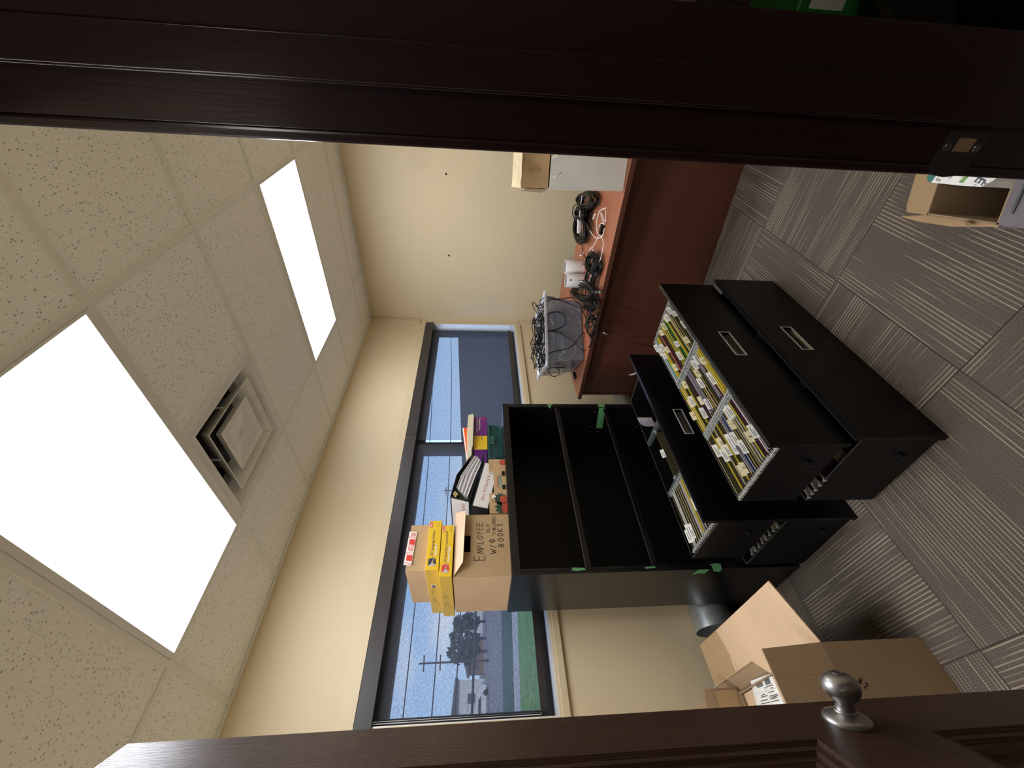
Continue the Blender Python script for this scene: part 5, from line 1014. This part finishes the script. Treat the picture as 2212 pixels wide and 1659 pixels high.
def house(lab, py0, py1, D, h, mat, roof, gable=0.0):
    a, b = gp(py0, D), gp(py1, D); d_ = (b-a); L_ = d_.length; d_.normalize(); n_ = Vector((-d_.y,d_.x,0)); n_ = n_ if n_.y > 0 else -n_
    t_ = thing('building', lab, 'building', (a.x,a.y,GZ)); up = Vector((0,0,1)); base = Vector((a.x,a.y,GZ))
    q = [base, base+d_*L_, base+d_*L_+up*h, base+up*h]; m = MB().slab(q, 9, nrm=-n_); m.build('wall', mat, t_)
    pf = [base+up*h-d_*.4, base+d_*(L_+.4)+up*h, base+d_*(L_+.4)+up*(h+.4), base+d_*(L_*.5)+up*(h+.5+gable), base+up*(h+.4)-d_*.4]; MB().slab([p_-n_*.4 for p_ in pf], 10, nrm=-n_).build('roof', roof, t_)
    nw = max(2, int(L_/4))
    for k in range(nw):
        p_ = base+d_*(L_*(k+.5)/nw)-n_*.05+up*(h*.35); MB().slab([p_-d_*.7, p_+d_*.7, p_+d_*.7+up*1.3, p_-d_*.7+up*1.3], .1, nrm=-n_).build('window', 'window_dark', t_)
    return t_
house('white sided building across the street, seen through the left of the shade', 1640, 1463, 92, 4.9, 'siding_white', 'roof_grey', .5)
house('low brown building across the street behind the trees', 1455, 1375, 105, 3.0, 'brick_brown', 'roof_grey', .8)
house('pale flat roofed building far across the street', 1370, 1180, 120, 3.6, 'siding_white', 'roof_grey', 0)
house('distant white building seen between the boxes and the window post', 1150, 960, 130, 3.6, 'siding_white', 'roof_grey', .5)
def tree(lab, py, D, h, r, seed):
    p_ = gp(py, D); t_ = thing('tree', lab, 'tree', (p_.x,p_.y,GZ), 'trees across the street'); rnd = random.Random(seed)
    MB().lathe([(.22,0),(.12,h*.6)], (p_.x,p_.y,GZ), seg=8).build('trunk', 'bark', t_); m = MB()
    for k in range(130):
        a, b, c_ = rnd.uniform(0,2*pi), rnd.uniform(-1,1), rnd.random()**.5; rr_ = r*c_*math.sqrt(1-b*b)
        o_ = Vector((p_.x+rr_*cos(a), p_.y+rr_*sin(a), GZ+h*.62+b*h*.40)); e1 = Vector((rnd.uniform(-1,1),rnd.uniform(-1,1),rnd.uniform(-1,1)))*.38; e2 = Vector((rnd.uniform(-1,1),rnd.uniform(-1,1),rnd.uniform(-1,1)))*.38
        m.add([o_-e1-e2, o_+e1-e2, o_+e1+e2, o_-e1+e2], [(0,1,2,3)])
    m.build('foliage', 'leaf_dark', t_)
tree('dark leafy tree nearest the cabinet side of the window view', 1340, 82, 5.2, 1.5, 1); tree('broad dark tree in the middle of the street view', 1376, 78, 5.6, 1.9, 2); tree('smaller dark tree beside the white building', 1404, 70, 5.3, 1.5, 3)
def pole(lab, py, D, h, arms=True, lean=0):
    p_ = gp(py, D); t_ = thing('utility_pole', lab, 'utility pole', (p_.x,p_.y,GZ), 'utility poles along the street'); MB().lathe([(.13,0),(.10,h)], (p_.x,p_.y,GZ), seg=10).build('pole', 'bark', t_)
    if arms:
        for zz in (h-.6, h-2.6): MB().bar(Vector((p_.x,p_.y,GZ+zz))-wx*.85, Vector((p_.x,p_.y,GZ+zz))+wx*.85, .15, .16).build('cross_arm', 'bark', t_)
    return p_
p1 = pole('utility pole with two cross arms in front of the white building', 1424, 62, 8.6+.0); p2 = pole('utility pole seen just left of the tilted binders', 1058, 95, 9.0)
a_ = gp(1720, 56); b_ = gp(700, 120)
for i, (px, lab) in enumerate(((985,'highest of the dark wires across the sky'),(938,'thin dark wire above the two main wires'),(1020,'thick dark wire low over the rooftops'),(880,'faintest wire near the top of the window'))):
    z1_ = 1.54+56*math.tan(math.atan((1032-px)/F_PX)*1.0)*.80; z2_ = 1.54+120*math.tan(math.atan((1032-px)/F_PX))*.62
    pts = [Vector((a_.x,a_.y,z1_)).lerp(Vector((b_.x,b_.y,z2_)), t)-Vector((0,0,1.2*sin(pi*t))) for t in [k/14 for k in range(15)]]
    o = MB().tube(pts, .07 if i != 2 else .14, 4).build('overhead_wire', 'wire', loc=tuple(a_)); tag(o, lab, 'wire', 'overhead wires')
def car(lab, py, D, mat, ang=0):
    p_ = gp(py, D); t_ = thing('car', lab, 'car', (p_.x,p_.y,GZ), 'parked cars'); d_ = wx; up = Vector((0,0,1)); n_ = Vector((-d_.y,d_.x,0)); b0 = Vector((p_.x,p_.y,GZ))
    pf = [(-2.1,.3),(2.1,.3),(2.15,.75),(1.2,.9),(.6,1.35),(-1.1,1.38),(-1.8,.95),(-2.15,.85)]; MB().slab([b0+d_*a+up*b for a, b in pf], 1.7, nrm=-n_).build('car_body', mat, t_)
    MB().slab([b0+d_*a+up*b-n_*.02 for a, b in ((-1.55,.95),(1.0,.93),(.5,1.28),(-1.0,1.30))], 1.74, nrm=-n_).build('windows', 'car_glass', t_)
    for a in (-1.3, 1.3): MB().lathe([(.33,-.05),(.33,1.8)], b0+d_*a+up*.33, n_, 18).build('wheel', 'black_rubber', t_)
car('white car with a red panel parked at the left edge of the window view', 1520, 66, 'car_white')
struct('wall_outside', MB().box(2.84,3.05,1.6,7.2,GZ,1.93), 'wing_wall', loc=(2.9,4,0))
